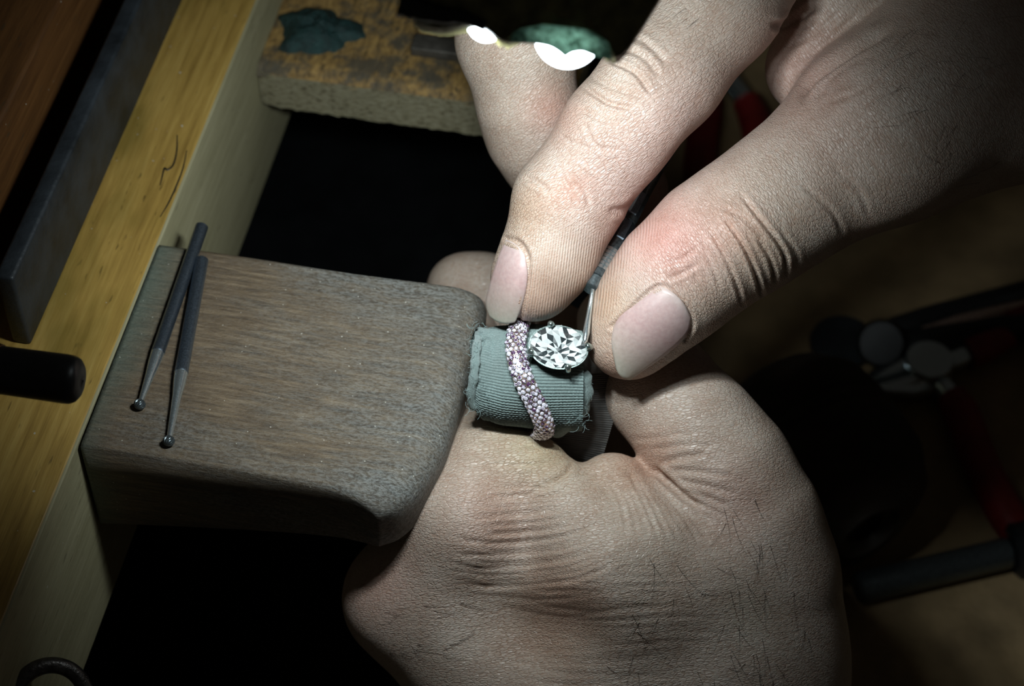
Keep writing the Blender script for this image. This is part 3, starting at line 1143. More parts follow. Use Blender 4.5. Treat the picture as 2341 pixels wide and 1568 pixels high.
# ------------------------------------------------------------------ right hand (upper), pinching the tool
def make_upper_hand():
    lo = np.array([-30, -18, -62.0])
    hi = np.array([140, 125, 48.0])
    s = Sdf(lo, hi, .74)
    thumb = chain([(1438, 765, 13, 104), (1480, 708, 14, 122), (1545, 640, 16, 141), (1635, 560, 17, 151), (1720, 505, 17, 155),
                   (1805, 446, 15, 160), (2030, 290, 10, 222), (2330, 110, 4, 300), (2700, -100, -4, 330)])
    s.group(thumb + [ell(1690, 540, 24, 120, 95, 7, 35), ell(2080, 330, 18, 260, 150, 12, 32)], 3, 0)
    idx = chain([(1780, -230, 10, 165), (1640, 5, 15, 146), (1520, 170, 18, 132), (1412, 300, 17, 125), (1296, 465, 14, 121),
                 (1256, 580, 13, 106), (1220, 636, 12, 100)])
    s.group(idx + [ell(1470, 225, 22, 105, 120, 8, 35)], 3, 1.2)
    palm = chain([(1862, 155, -3, 113), (1960, -40, -3, 150), (2150, -260, -8, 260), (2600, -320, -16, 330)])
    s.group(palm, 6, 1.4)
    s.group([ell(2180, -60, -4, 200, 240, 20, 40)], 4, 3)
    s.group(chain([(1790, -260, 8, 170), (2150, -220, -6, 250)]), 6, 4)
    mid = chain([(1900, -330, -18, 180), (1420, -330, -12, 160), (1215, -120, -8, 150), (1181, 90, -9, 132), (1206, 240, -13, 108), (1222, 310, -17, 101), (1255, 365, -23, 96), (1310, 400, -28, 92),
                 (1400, 432, -31, 86), (1446, 436, -31, 82)])
    s.group(mid, 4, .6)
    s.group(chain([(1900, -380, -34, 170), (1500, -420, -40, 150), (1330, -330, -46, 130), (1300, -230, -48, 110)]), 4, .6)
    s.group(chain([(2000, -420, -50, 150), (1700, -450, -54, 130), (1520, -380, -56, 110)]), 4, .6)
    cr = [
        # index: knuckle folds
        ([(1385, 135), (1450, 165), (1490, 215)], 5, .9), ([(1405, 105), (1470, 130), (1510, 180)], 6, .55),
        ([(1425, 75), (1480, 100), (1530, 150)], 6, .4), ([(1330, 195), (1390, 235), (1450, 248)], 5, 1.0),
        ([(1340, 170), (1400, 200), (1480, 225)], 6, .5), ([(1320, 245), (1380, 275), (1440, 280)], 6, .45),
        ([(1335, 275), (1360, 330), (1420, 345)], 5, .35), ([(1265, 300), (1320, 330), (1390, 345)], 5, .3),
        ([(1195, 405), (1225, 415), (1260, 440)], 6, .5), ([(1280, 395), (1300, 430), (1320, 470)], 5, .4),
        ([(1300, 390), (1335, 430), (1350, 480)], 5, .35), ([(1260, 370), (1320, 385), (1380, 430)], 5, .25),
        ([(1390, 482), (1430, 478), (1460, 455)], 8, .7), ([(1165, 545), (1190, 560), (1210, 600)], 7, .35),
        # thumb: folds over the joint
        ([(1650, 490), (1690, 545), (1722, 610), (1745, 680)], 4.6, 1.3), ([(1690, 440), (1745, 510), (1790, 575), (1800, 635)], 4.6, 1.1),
        ([(1620, 520), (1655, 580), (1680, 640), (1700, 700)], 4.6, .8), ([(1730, 545), (1760, 590), (1775, 650)], 4.6, .8),
        ([(1600, 545), (1625, 600), (1650, 660)], 5, .45), ([(1640, 470), (1700, 500), (1760, 560)], 5, .4),
        ([(1560, 540), (1580, 600), (1600, 650)], 5, .3), ([(1780, 520), (1815, 570), (1830, 610)], 5, .35),
        ([(1830, 420), (1900, 480), (1930, 540)], 6, .35), ([(1900, 380), (1960, 430), (1990, 500)], 6, .3),
        ([(1520, 640), (1560, 625), (1600, 600)], 5, .35), ([(1500, 610), (1560, 590), (1600, 560)], 5, .25),
        # cuticle lines
        ([(1398, 748), (1450, 699), (1508, 654), (1550, 682), (1583, 735), (1566, 775)], 5, .5, 1),
        ([(1158, 545), (1190, 558), (1207, 595), (1204, 660), (1185, 735)], 5, .5, 1),
        # the web
        ([(2045, 60), (1930, 130), (1850, 190), (1828, 240)], 10, 1.6), ([(1990, 120), (1900, 180), (1860, 235)], 7, .6),
        ([(2100, 60), (1990, 190), (1880, 240)], 6, .35), ([(1760, 60), (1810, 50), (1870, 10)], 8, 1.2),
        ([(1800, 110), (1870, 70), (1930, 20)], 6, .4), ([(1830, 140), (1900, 90), (1960, 30)], 6, .4),
    ]
    tints = [(1570, 560, 80, (1.08, .78, .80)), (1500, 560, 80, (1.10, .80, .84)), (1690, 520, 60, (1.02, .80, .74)), (1260, 250, 50, (1.10, .72, .68)),
             (1400, 420, 130, (1.05, .90, .98)), (1560, 280, 120, (1.02, .86, .94)), (1300, 440, 40, (1.05, .80, .74)),
             (1190, 480, 50, (1.0, .86, .72)), (1420, 830, 70, (1.05, .80, .72)), (1215, 700, 90, (1.04, .84, .78)),
             (1830, 150, 110, (1.0, .74, .76)), (1900, 330, 120, (1.0, .93, .95)), (1385, 700, 50, (1.04, .88, .74)), (2200, 200, 260, (.92, .93, .95)),
             (1760, 600, 60, (1.0, 1.02, .98)), (1440, 240, 70, (1.05, 1.04, 1.0))]
    grains = [[(1400, 300, 200), (1180, 200, 170), (1250, 620, 160), (1600, 50, 200)],
              [(1500, 720, 150), (1680, 560, 170), (1850, 430, 170), (2150, 200, 280), (1900, 100, 130)]]
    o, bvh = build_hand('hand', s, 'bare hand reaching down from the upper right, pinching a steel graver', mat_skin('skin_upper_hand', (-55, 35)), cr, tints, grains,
                        bumps=[(1700, 530, 60, .5)], amp=.8,
                        prints=[(1255, 650, 75), (1295, 570, 70), (1265, 700, 50), (1370, 690, 45), (1400, 590, 45), (1470, 520, 45)])
    make_nail(o, bvh, [(1508, 654), (1455, 694), (1412, 730), (1398, 780), (1408, 842)], [(1580, 728), (1572, 765), (1530, 806), (1482, 840), (1440, 869)], .85, crown=.5)
    make_nail(o, bvh, [(1156, 548), (1138, 590), (1122, 640), (1110, 690), (1118, 722)], [(1200, 582), (1206, 625), (1201, 670), (1190, 708), (1178, 736)], .5, crown=.2)
    sp = []
    for _ in range(26):
        x, y = random.uniform(2050, 2341), random.uniform(20, 420)
        a = random.uniform(2.2, 3.4)
        sp.append((x, y, math.cos(a), math.sin(a), random.uniform(40, 95)))
    for _ in range(5):
        sp.append((random.uniform(1530, 1600), random.uniform(5, 60), -.8, .5, random.uniform(20, 40)))
    make_hairs(o, bvh, sp)
    return o, bvh


# ------------------------------------------------------------------ left hand (lower), holding the ring holder
def make_lower_hand():
    lo = np.array([-42, -125, -84.0])
    hi = np.array([82, 22, 46.0])
    s = Sdf(lo, hi, .74)
    body = chain([(1690, 1320, -6, 232), (1655, 1520, -10, 270), (1600, 1800, -24, 280), (1580, 1960, -34, 270)])
    s.group(body + chain([(1420, 1380, -10, 240), (1390, 1560, -13, 285), (1450, 1850, -28, 280)]) +
            [ell(1440, 1330, 4, 300, 190, 17, 10)], 8, 0)
    idx = chain([(1715, 1180, 0, 160), (1655, 1075, 1, 148), (1592, 985, 0, 134), (1505, 885, -4, 123), (1462, 812, -14, 110), (1422, 752, -28, 92), (1400, 735, -36, 82)])
    s.group(idx, 4, 5)
    s.group(chain([(1228, 1094, 3, 86), (1390, 1290, 8, 165)]), 7, 3)
    s.group(chain([(1400, 1126, 3, 92), (1470, 1260, 7, 150)]), 5, 2.0)
    th = chain([(1400, 1850, -26, 240), (1185, 1590, -10, 200), (935, 1368, -8, 140), (1070, 1190, 3, 138), (1120, 1075, -2, 116), (1092, 955, -19, 86),
                (1072, 850, -32, 82), (1058, 745, -40, 74)])
    s.group(th, 5, 7)
    s.group([ell(1110, 1370, -3, 190, 190, 13, 0)], 5, 8)
    s.group([ell(1180, 1455, 24, 170, 80, 14, -6)], 5, 10, True)
    s.group(chain([(1600, 1120, -30, 130), (1450, 920, -44, 115), (1250, 790, -54, 100), (1100, 672, -56, 88), (1055, 660, -56, 80)]), 4, .8)
    s.group(chain([(1620, 1260, -46, 130), (1420, 1080, -62, 110), (1240, 960, -70, 95), (1150, 900, -72, 84)]), 4, .8)
    s.group(chain([(1580, 1420, -54, 120), (1380, 1260, -66, 100), (1230, 1150, -72, 84), (1170, 1110, -72, 76)]), 4, .8)
    cr = [
        ([(1314, 1060), (1292, 1084), (1255, 1108), (1210, 1122)], 7, 1.3), ([(1260, 1020), (1190, 1018), (1130, 1030)], 6, .5), ([(1300, 1050), (1200, 1062), (1060, 1062)], 5, .45),
        # fold of the web against the index
        ([(1490, 1068), (1530, 1105), (1570, 1140), (1605, 1160)], 8, 2.4), ([(1500, 1062), (1560, 1045), (1620, 1035)], 7, .6),
        ([(1530, 1075), (1600, 1078), (1680, 1090)], 6, .5), ([(1540, 1095), (1610, 1110), (1690, 1130)], 6, .45),
        ([(1555, 1118), (1610, 1135), (1670, 1160)], 6, .45), ([(1575, 1140), (1620, 1160), (1660, 1185)], 5, .4),
        ([(1440, 1005), (1500, 1000), (1570, 990)], 6, .3), ([(1470, 1030), (1560, 1018), (1640, 1020)], 6, .35),
        ([(1380, 1060), (1360, 1100), (1310, 1125)], 8, .5), ([(1430, 1060), (1450, 1100), (1480, 1140)], 8, .35),
        # hollows of the back of the hand
    ]
    for k in range(17):          # fan of folds running from the web over the base of the thumb
        j = lambda v: random.uniform(-v, v)
        cr.append(([(1318 + k * 7 + j(8), 1078 + k * 12), (1240 + k * 5, 1104 + k * 13.5 + j(4)), (1140 + j(20), 1116 + k * 14 + j(5)), (1010 + random.random() * 90, 1112 + k * 13.5 + j(7))],
                   random.uniform(4, 6), random.uniform(.22, .5)))
    for k in range(9):
        x = 1395 + k * 15
        cr.append(([(x, 1085 + abs(k - 3) * 6), (x + 25 + k * 4, 1150 + k * 3), (x + 40 + k * 9, 1225 + k * 3)], 4.5, random.uniform(.15, .35)))
    for k in range(18):          # wavy lines across the back of the hand
        y = 1290 + k * 17
        x0 = 1200 + random.uniform(-120, 60)
        cr.append(([(x0, y + 10 * random.uniform(-1, 1)), (x0 + 150, y + 14 + 8 * random.uniform(-1, 1)), (x0 + 300, y + 6 + 8 * random.uniform(-1, 1)),
                    (x0 + 430, y + random.uniform(-10, 10))], 5, random.uniform(.08, .2)))
    tints = [(1130, 1170, 90, (1.06, .84, .82)), (1180, 1000, 90, (1.0, 1.02, .86)), (1250, 1030, 60, (1.0, 1.0, .82)), (1480, 1045, 60, (1.10, .78, .68)),
             (1680, 1140, 80, (1.03, .84, .84)), (1450, 1230, 120, (1.0, 1.0, .98)), (1560, 900, 120, (.98, 1.0, 1.04)), (1300, 1370, 60, (1.03, .82, .76)),
             (850, 1330, 90, (1.05, .82, .84)), (1250, 1440, 110, (.95, .80, .70)), (1400, 1075, 60, (1.02, .93, .84)), (1800, 1350, 150, (.92, .95, 1.0)),
             (1720, 1400, 60, (.86, .88, .82))]
    grains = [[(1130, 1120, 220), (1070, 900, 120)], [(1400, 1480, 260), (1000, 1400, 160), (1450, 1300, 120)], [(1580, 980, 170), (1800, 1350, 170)]]
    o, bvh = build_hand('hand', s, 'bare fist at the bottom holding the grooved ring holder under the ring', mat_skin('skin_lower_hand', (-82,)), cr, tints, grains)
    sp = []
    for _ in range(38):
        x, y = random.gauss(1740, 60), random.uniform(1130, 1568)
        a = random.gauss(1.35, .25)
        sp.append((x, y, math.cos(a), math.sin(a), random.uniform(35, 100)))
    for _ in range(24):
        x, y = random.uniform(1380, 1720), random.uniform(1270, 1560)
        a = random.choice([random.gauss(.3, .3), random.gauss(2.4, .4), random.gauss(1.3, .3)])
        sp.append((x, y, math.cos(a), math.sin(a), random.uniform(40, 110)))
    for _ in range(16):
        x, y = random.uniform(880, 1060), random.uniform(1360, 1500)
        a = random.gauss(-.2, .4)
        sp.append((x, y, math.cos(a), math.sin(a), random.uniform(40, 90)))
    make_hairs(o, bvh, sp)
    return o, bvh


H1, BV1 = make_upper_hand()
H2, BV2 = make_lower_hand()


# ------------------------------------------------------------------ grooved holder block and cloth roll
def make_holder():
    c = [Q(1262, 862, 2), Q(1436, 846, 2), Q(1372, 1066, -4), Q(1236, 1034, -4)]
    t = thing('ring_holder', Q(1310, 1000, -20), 'charcoal grooved plastic block gripped in the lower fist under the cloth', 'ring holder')
    rows, m = 172, 8
    V = []
    a, b, cc, d = [np.asarray(x) for x in c]
    nrm = np.cross(b - a, d - a)
    nrm /= np.linalg.norm(nrm)
    if np.dot(nrm, BACK) < 0:
        nrm = -nrm
    for i in range(rows):
        f = i / (rows - 1)
        for j in range(m):
            g = j / (m - 1)
            p = (a * (1 - g) + b * g) * (1 - f) + (d * (1 - g) + cc * g) * f
            V.append(p + nrm * (.07 * (1 if (i % 4) < 2 else -1)))
    V = np.array(V)
    back = np.array([a, b, cc, d]) - nrm * 13
    n0 = len(V)
    V = np.vstack([V, back])
    Fs = [list(f) for f in grid_faces(rows, m)]
    Fs.append([n0, n0 + 1, n0 + 2, n0 + 3][::-1])
    Fs.append([j for j in range(m)] + [n0 + 1, n0])
    Fs.append([(rows - 1) * m + j for j in range(m - 1, -1, -1)] + [n0 + 3, n0 + 2])
    Fs.append([i * m for i in range(rows - 1, -1, -1)] + [n0, n0 + 3])
    Fs.append([i * m + m - 1 for i in range(rows)] + [n0 + 2, n0 + 1])
    o = obj('grooved_block', V, Fs, 'block', t, smooth=False)
    # wooden mandrel inside the cloth roll
    V, Fs = lathe(Q(1098, 862, 6), Q(1330, 852, 6), [(0, 7.2), (.02, 7.6), (.98, 7.6), (1, 7.2)], 32)
    auto_smooth(obj('mandrel', V, Fs, 'block', t))
    return t


make_holder()


def make_cloth():
    t = thing('knit_cloth', Q(1215, 930, 0), 'grey green ribbed knit cloth rolled inside the ring', 'cloth')
    n, m = 64, 620
    xs = np.linspace(1083, 1330, n)
    V = []
    for i, x in enumerate(xs):
        f = i / (n - 1)
        cy = np.interp(x, [1083, 1100, 1150, 1230, 1330], [842, 855, 861, 862, 868])
        R = np.interp(x, [1083, 1092, 1105, 1150, 1230, 1300, 1330], [92, 99, 106, 113, 119, 117, 113])
        c = Q(x, cy, 6)
        r = pxr(R, 6)
        for j in range(m):
            a = 2 * math.pi * j / m
            ph = a * 104 + 14 * math.exp(-(x - 1083) / 26.0) * 1.0 + 1.6 * math.sin((x - 1083) / 60.0 * 2) + .6 * math.sin(a * 5 + x * .02)
            rr = r + .12 * math.sin(ph) + .25 * math.sin(a * 3 + f * 5) + .07 * math.sin(x * .9 + 3 * math.sin(ph * .5))
            # hangs a little where it is creased
            rr += -.7 * math.exp(-((x - 1112 - 18 * math.sin(a)) / 12) ** 2) * (.5 + .5 * math.sin(a * 2))
            xo = .9 * math.sin(a * 2 + .7) * max(0, 1 - f * 3)
            V.append(c + RIGHT * xo + (UP * math.cos(a) + BACK * math.sin(a)) * rr)
    o = obj('roll', V, [f[::-1] for f in grid_faces(n, m, True)], 'cloth', t)

    def flap(pts, rad, name, flat):
        p = spline(pts, 40)
        w = np.array([Q(*q) for q in p])
        rr = pxr(rad, 10) * (1 + .12 * np.sin(np.arange(40) * .9) + .06 * rng.random(40))
        rr[0] *= .4
        rr[-1] *= .4
        rr[1] *= .8
        rr[-2] *= .8
        V, Fs = tube(w, rr, 20, True, flat)
        V += rng.normal(0, .06, V.shape)
        obj(name, V, Fs, 'cloth', t)
    flap([(1312, 836, 13), (1332, 862, 14), (1338, 900, 13), (1326, 940, 11), (1296, 974, 8), (1262, 992, 4)], 19, 'folded_edge', .6)
    flap([(1098, 756, 8), (1090, 790, 14), (1086, 830, 16), (1082, 868, 16), (1076, 905, 14), (1086, 938, 11)], 10, 'frayed_edge', .6)
    # loose fibres
    Vs, Fs, off = [], [], 0
    for _ in range(170):
        e = random.random()
        if e < .55:
            x, y = random.gauss(1088, 9), random.uniform(748, 940)
            d = 13 + random.uniform(-3, 4)
        elif e < .8:
            x, y = random.uniform(1300, 1350), random.uniform(835, 985)
            d = 13
        else:
            x, y = random.uniform(1090, 1180), random.gauss(748, 5)
            d = 7
        a = random.uniform(0, 6.28)
        L = random.uniform(8, 24)
        pth = [Q(x + L * f * math.cos(a + f), y + L * f * math.sin(a + f), d + 1.2 * math.sin(f * 3)) for f in np.linspace(0, 1, 5)]
        V, F_ = tube(pth, .035, 4)
        Vs.append(V)
        Fs += [[i + off for i in f] for f in F_]
        off += len(V)
    tag(obj('loose_fibres', np.vstack(Vs), Fs, 'fibre', t), kind='stuff')


make_cloth()


# ------------------------------------------------------------------ the ring
def make_ring():
    D0 = 6.0
    t = thing('ring', Q(1215, 990, 0), 'rose gold bypass ring paved with lilac gems, with a large oval diamond', 'ring')
    key = np.array([(-95, 1200), (-75, 1193), (-55, 1184), (-35, 1178), (-18, 1181), (0, 1194), (18, 1214), (35, 1232), (52, 1243), (70, 1244), (88, 1236),
                    (110, 1222), (180, 1206), (230, 1203), (265, 1200)], float)
    ang = np.linspace(-95, 265, 181)[:-1]
    xs = np.interp(ang, key[:, 0], key[:, 1])
    for _ in range(6):
        xs = (np.roll(xs, 1) + 2 * xs + np.roll(xs, -1)) / 4
    R = 11.55
    cy = 861
    path, rad = [], []
    for a, x in zip(ang, xs):
        c = Q(x, cy, D0)
        al = math.radians(a)
        # angle 0 faces the viewer, positive angles run down the picture
        rd = BACK * math.cos(al) - UP * math.sin(al)
        path.append(c + rd * R)
        rad.append(rd)
    path, rad = np.array(path), np.array(rad)
    tan = np.roll(path, -1, 0) - np.roll(path, 1, 0)
    tan /= np.linalg.norm(tan, axis=1)[:, None]
    side = np.cross(tan, rad)
    side /= np.linalg.norm(side, axis=1)[:, None]
    up = np.cross(side, tan)
    up *= np.sign(np.sum(up * rad, 1))[:, None]
    hw, hh = 2.05, 1.35
    seg = 24
    V = []
    for p, s_, u in zip(path, side, up):
        for k in range(seg):
            b = 2 * math.pi * k / seg
            cc, ss = math.cos(b), math.sin(b)
            V.append(p + s_ * hw * cc * (1 if ss > 0 else 1) + u * (hh * ss if ss > 0 else .75 * ss))
    n = len(path)
    Fs = [[i * seg + k, ((i + 1) % n) * seg + k, ((i + 1) % n) * seg + (k + 1) % seg, i * seg + (k + 1) % seg] for i in range(n) for k in range(seg)]
    band = obj('band', V, Fs, 'gold', t)
    bm = bmesh.new()
    bm.from_mesh(band.data)
    bmesh.ops.recalc_face_normals(bm, faces=bm.faces[:])
    bm.to_mesh(band.data)
    bm.free()
    # one cut gem, shared by every pave stone
    gv, gf = [], []
    r0 = .62
    for ring_r, z, k, o_ in ((.38, .26, 6, 0), (.68, .0, 12, 0), (.40, -.35, 6, .5)):
        for i in range(k):
            a = 2 * math.pi * (i + o_) / k
            gv.append((ring_r * math.cos(a), ring_r * math.sin(a), z))
    gf.append(list(range(6)))
    for i in range(6):
        a, b = i, (i + 1) % 6
        g0, g1, g2 = 6 + 2 * i, 6 + (2 * i + 1) % 12, 6 + (2 * i + 2) % 12
        gf += [[a, g0, g1], [a, g1, b], [b, g1, g2]]
        p0, p1 = 18 + i, 18 + (i + 1) % 6
        gf += [[g0, p0, g1], [g1, p0, g2]]
    gm = bpy.data.meshes.new('pave_stone')
    gm.from_pydata([tuple(np.array(v) * MM) for v in gv], [], gf)
    gm.materials.append(MATS['pave'])
    L = np.concatenate([[0], np.cumsum(np.linalg.norm(np.diff(path, axis=0), axis=1))])
    bead_v, bead_f, off = [], [], 0
    base = world_loc(t)
    pitch = .86
    row = 0
    pos = L[2]
    while pos < L[np.searchsorted(ang, 108)]:
        i = int(np.searchsorted(L, pos))
        offs = (-1.1, -.55, 0.0, .55, 1.1) if row % 2 == 0 else (-.82, -.275, .275, .82)
        for w in offs:
            b = math.pi / 2 - w * 1.02
            nn = side[i] * math.cos(b) / hw + up[i] * math.sin(b) / hh
            nn /= np.linalg.norm(nn)
            p = path[i] + side[i] * hw * math.cos(b) + up[i] * hh * math.sin(b)
            jit = rng.normal(0, .16, 3)
            z = nn + jit
            z /= np.linalg.norm(z)
            xx = np.cross(tan[i], z)
            xx /= np.linalg.norm(xx)
            yy = np.cross(z, xx)
            st = bpy.data.objects.new('pave_stone', gm)
            mt = Matrix([list(v) for v in np.stack([xx, yy, z], 1)]).to_4x4()
            mt = mt @ Matrix.Rotation(random.uniform(0, 6.28), 4, 'Z') @ Matrix.Scale(random.uniform(.64, .80), 4)
            mt.translation = Vector((p + nn * .05 - base) * MM)
            st.parent = t
            st.matrix_local = mt
            COL.objects.link(st)
            # beads of metal between the stones
            q = p + tan[i] * pitch * .5 + nn * .12
            for dz in (0,):
                c8 = [q + tan[i] * .17 * math.cos(k * 1.0472) + xx * .17 * math.sin(k * 1.0472) for k in range(6)]
                bead_v += c8 + [q + nn * .22]
                bead_f += [[off + k, off + (k + 1) % 6, off + 6] for k in range(6)]
                off += 7
        pos += pitch * .93
        row += 1
    tag(obj('beads', bead_v, bead_f, 'platinum', t), kind='stuff')
    # head: basket, four prongs and the oval stone
    c = Q(1277, 793, 19)
    nz = np.array([.03, -.34, .94])
    nz /= np.linalg.norm(nz)
    ax = np.array([1.0, -.16, 0])
    ax -= nz * np.dot(ax, nz)
    ax /= np.linalg.norm(ax)
    ay = np.cross(nz, ax)
    A_, B_ = 5.75, 4.45

    def E(r, a, z):
        return c + ax * A_ * r * math.cos(a) + ay * B_ * r * math.sin(a) + nz * z

    def wall(r0, z0, r1, z1, th):
        V = []
        N = 64
        prof = [(r0, z0), (r1, z1), (r1 - th, z1), (r0 - th, z0)]
        for i in range(N):
            a = 2 * math.pi * i / N
            V += [E(r, a, z) for r, z in prof]
        return V, [[i * 4 + k, ((i + 1) % N) * 4 + k, ((i + 1) % N) * 4 + (k + 1) % 4, i * 4 + (k + 1) % 4] for i in range(N) for k in range(4)]
    V, Fs = wall(1.045, -.1, 1.02, -.8, .06)
    auto_smooth(obj('gallery_rail', V, Fs, 'platinum', t))
    V, Fs = wall(.94, -1.5, .80, -2.6, .12)
    auto_smooth(obj('basket', V, Fs, 'platinum', t))
    for a in (1.95, -1.15, .18, 3.62):
        pth = [E(.55, a, -4.2), E(.82, a, -2.4), E(1.08, a, -.5), E(1.10, a, .45), E(1.0, a, .85), E(.93, a, .9)]
        V, Fs = tube(spline(pth, 16), np.concatenate([np.full(10, .55), [.62, .72, .78, .74, .6, .25]]), 12)
        obj('prong', V, Fs, 'platinum', t)
    V, Fs = tube(spline([E(.55, 3.4, -4.0), E(.9, 3.3, -3.2), Q(1206, 845, 16), Q(1200, 870, 15)], 14), .7, 10)
    obj('shoulder', V, Fs, 'platinum', t)
    # crown, clear
    V = [E(.56, 2 * math.pi * i / 8, 1.25) for i in range(8)] + [E(.80, 2 * math.pi * (i + .5) / 8, .75) for i in range(8)] + \
        [E(1.0, 2 * math.pi * i / 16, .12) for i in range(16)] + [E(1.0, 2 * math.pi * i / 16, -.05) for i in range(16)]
    Fs = [list(range(8))]
    for i in range(8):
        T0, T1, Mi, Mp = i, (i + 1) % 8, 8 + i, 8 + (i - 1) % 8
        g0, g1, g2 = 16 + 2 * i, 16 + (2 * i + 1) % 16, 16 + (2 * i + 2) % 16
        Fs += [[T0, Mi, T1], [T0, Mp, g0, Mi], [Mi, g0, g1], [Mi, g1, g2]]
    for i in range(16):
        Fs.append([16 + i, 16 + (i + 1) % 16, 32 + (i + 1) % 16, 32 + i])
    cr = obj('diamond_crown', V, Fs, 'crown', t, smooth=False)
    bm = bmesh.new()
    bm.from_mesh(cr.data)
    bmesh.ops.recalc_face_normals(bm, faces=bm.faces[:])
    bm.to_mesh(cr.data)
    bm.free()
    # pavilion: rings of flat facets
    V = []
    counts = [8, 16, 16, 24, 32]
    for k, (r, z) in enumerate(((.16, -2.6), (.40, -2.0), (.62, -1.35), (.82, -.7), (.99, -.06))):
        for i in range(counts[k]):
            V.append(E(r * (1 + rng.normal(0, .04)), 2 * math.pi * (i + .5 * (k % 2)) / counts[k], z + rng.normal(0, .30) * (k < 4)))
    V.append(E(0, 0, -2.9))
    starts = np.concatenate([[0], np.cumsum(counts)])
    Fs = []
    for k in range(4):
        a = [(starts[k] + i, 2 * math.pi * (i + .5 * (k % 2)) / counts[k]) for i in range(counts[k])]
        b = [(starts[k + 1] + i, 2 * math.pi * (i + .5 * ((k + 1) % 2)) / counts[k + 1]) for i in range(counts[k + 1])]
        ia = ib = 0
        na, nb = len(a), len(b)
        while ia < na or ib < nb:
            aa = a[ia % na][1] + 2 * math.pi * (ia // na)
            bb = b[ib % nb][1] + 2 * math.pi * (ib // nb)
            an = a[(ia + 1) % na][1] + 2 * math.pi * ((ia + 1) // na)
            bn = b[(ib + 1) % nb][1] + 2 * math.pi * ((ib + 1) // nb)
            if (an <= bn and ia < na) or ib >= nb:
                Fs.append([a[ia % na][0], b[ib % nb][0], a[(ia + 1) % na][0]])
                ia += 1
            else:
                Fs.append([a[ia % na][0], b[ib % nb][0], b[(ib + 1) % nb][0]])
                ib += 1
    for i in range(8):
        Fs.append([starts[0] + i, starts[0] + (i + 1) % 8, len(V) - 1])
    obj('diamond_pavilion', V, Fs, 'pavilion', t, smooth=False)


make_ring()


# ------------------------------------------------------------------ the graver
def make_graver():
    a, b = Q(1350, 662, 15), Q(1468, 446, 3)
    e = a + (b - a) * 2.6
    t = thing('graver', a, 'slim steel graver with banded handle and needle point held over the diamond', 'graver')
    L = np.linalg.norm(b - a)
    ax = (b - a) / L

    def seg(f0, f1, r0, r1, mat, name, k=24, smooth=True):
        r0, r1 = r0 * 1.08, r1 * 1.08
        prof = [(0, r0 * .92), (.06, r0), (.94, r1), (1, r1 * .92)]
        V, Fs = lathe(a + (b - a) * f0, a + (b - a) * f1, prof, k)
        o = obj(name, V, Fs, mat, t, smooth=smooth)
        if smooth:
            auto_smooth(o)
    seg(.0, .10, 1.9, 2.2, 'darksteel', 'nozzle')
    seg(.10, .16, 2.45, 2.45, 'darksteel', 'collar')
    for i in range(6):
        seg(.165 + i * .037, .199 + i * .037, 2.3, 2.3, 'bright', 'grip_band')
    seg(.39, .50, 2.1, 1.95, 'darksteel', 'collar')
    seg(.50, .70, 2.0, 1.8, 'steel', 'sleeve', 8, False)
    seg(.70, .76, 1.75, 1.75, 'darksteel', 'collar')
    seg(.76, 1.0, 1.7, 1.55, 'steel', 'sleeve', 8, False)
    V, Fs = lathe(b, e, [(0, 1.55), (.2, 1.6), (.8, 2.6), (.97, 2.6), (1, 2.0)], 24)
    auto_smooth(obj('handle', V, Fs, 'darksteel', t))
    tip = Q(1336, 787, 21)
    st = Q(1356, 655, 15)
    V, Fs = lathe(st, tip, [(0, .40), (.5, .55), (.8, .72), (.93, .55), (1, .15)], 12)
    obj('needle', V, Fs, 'bright', t)


make_graver()


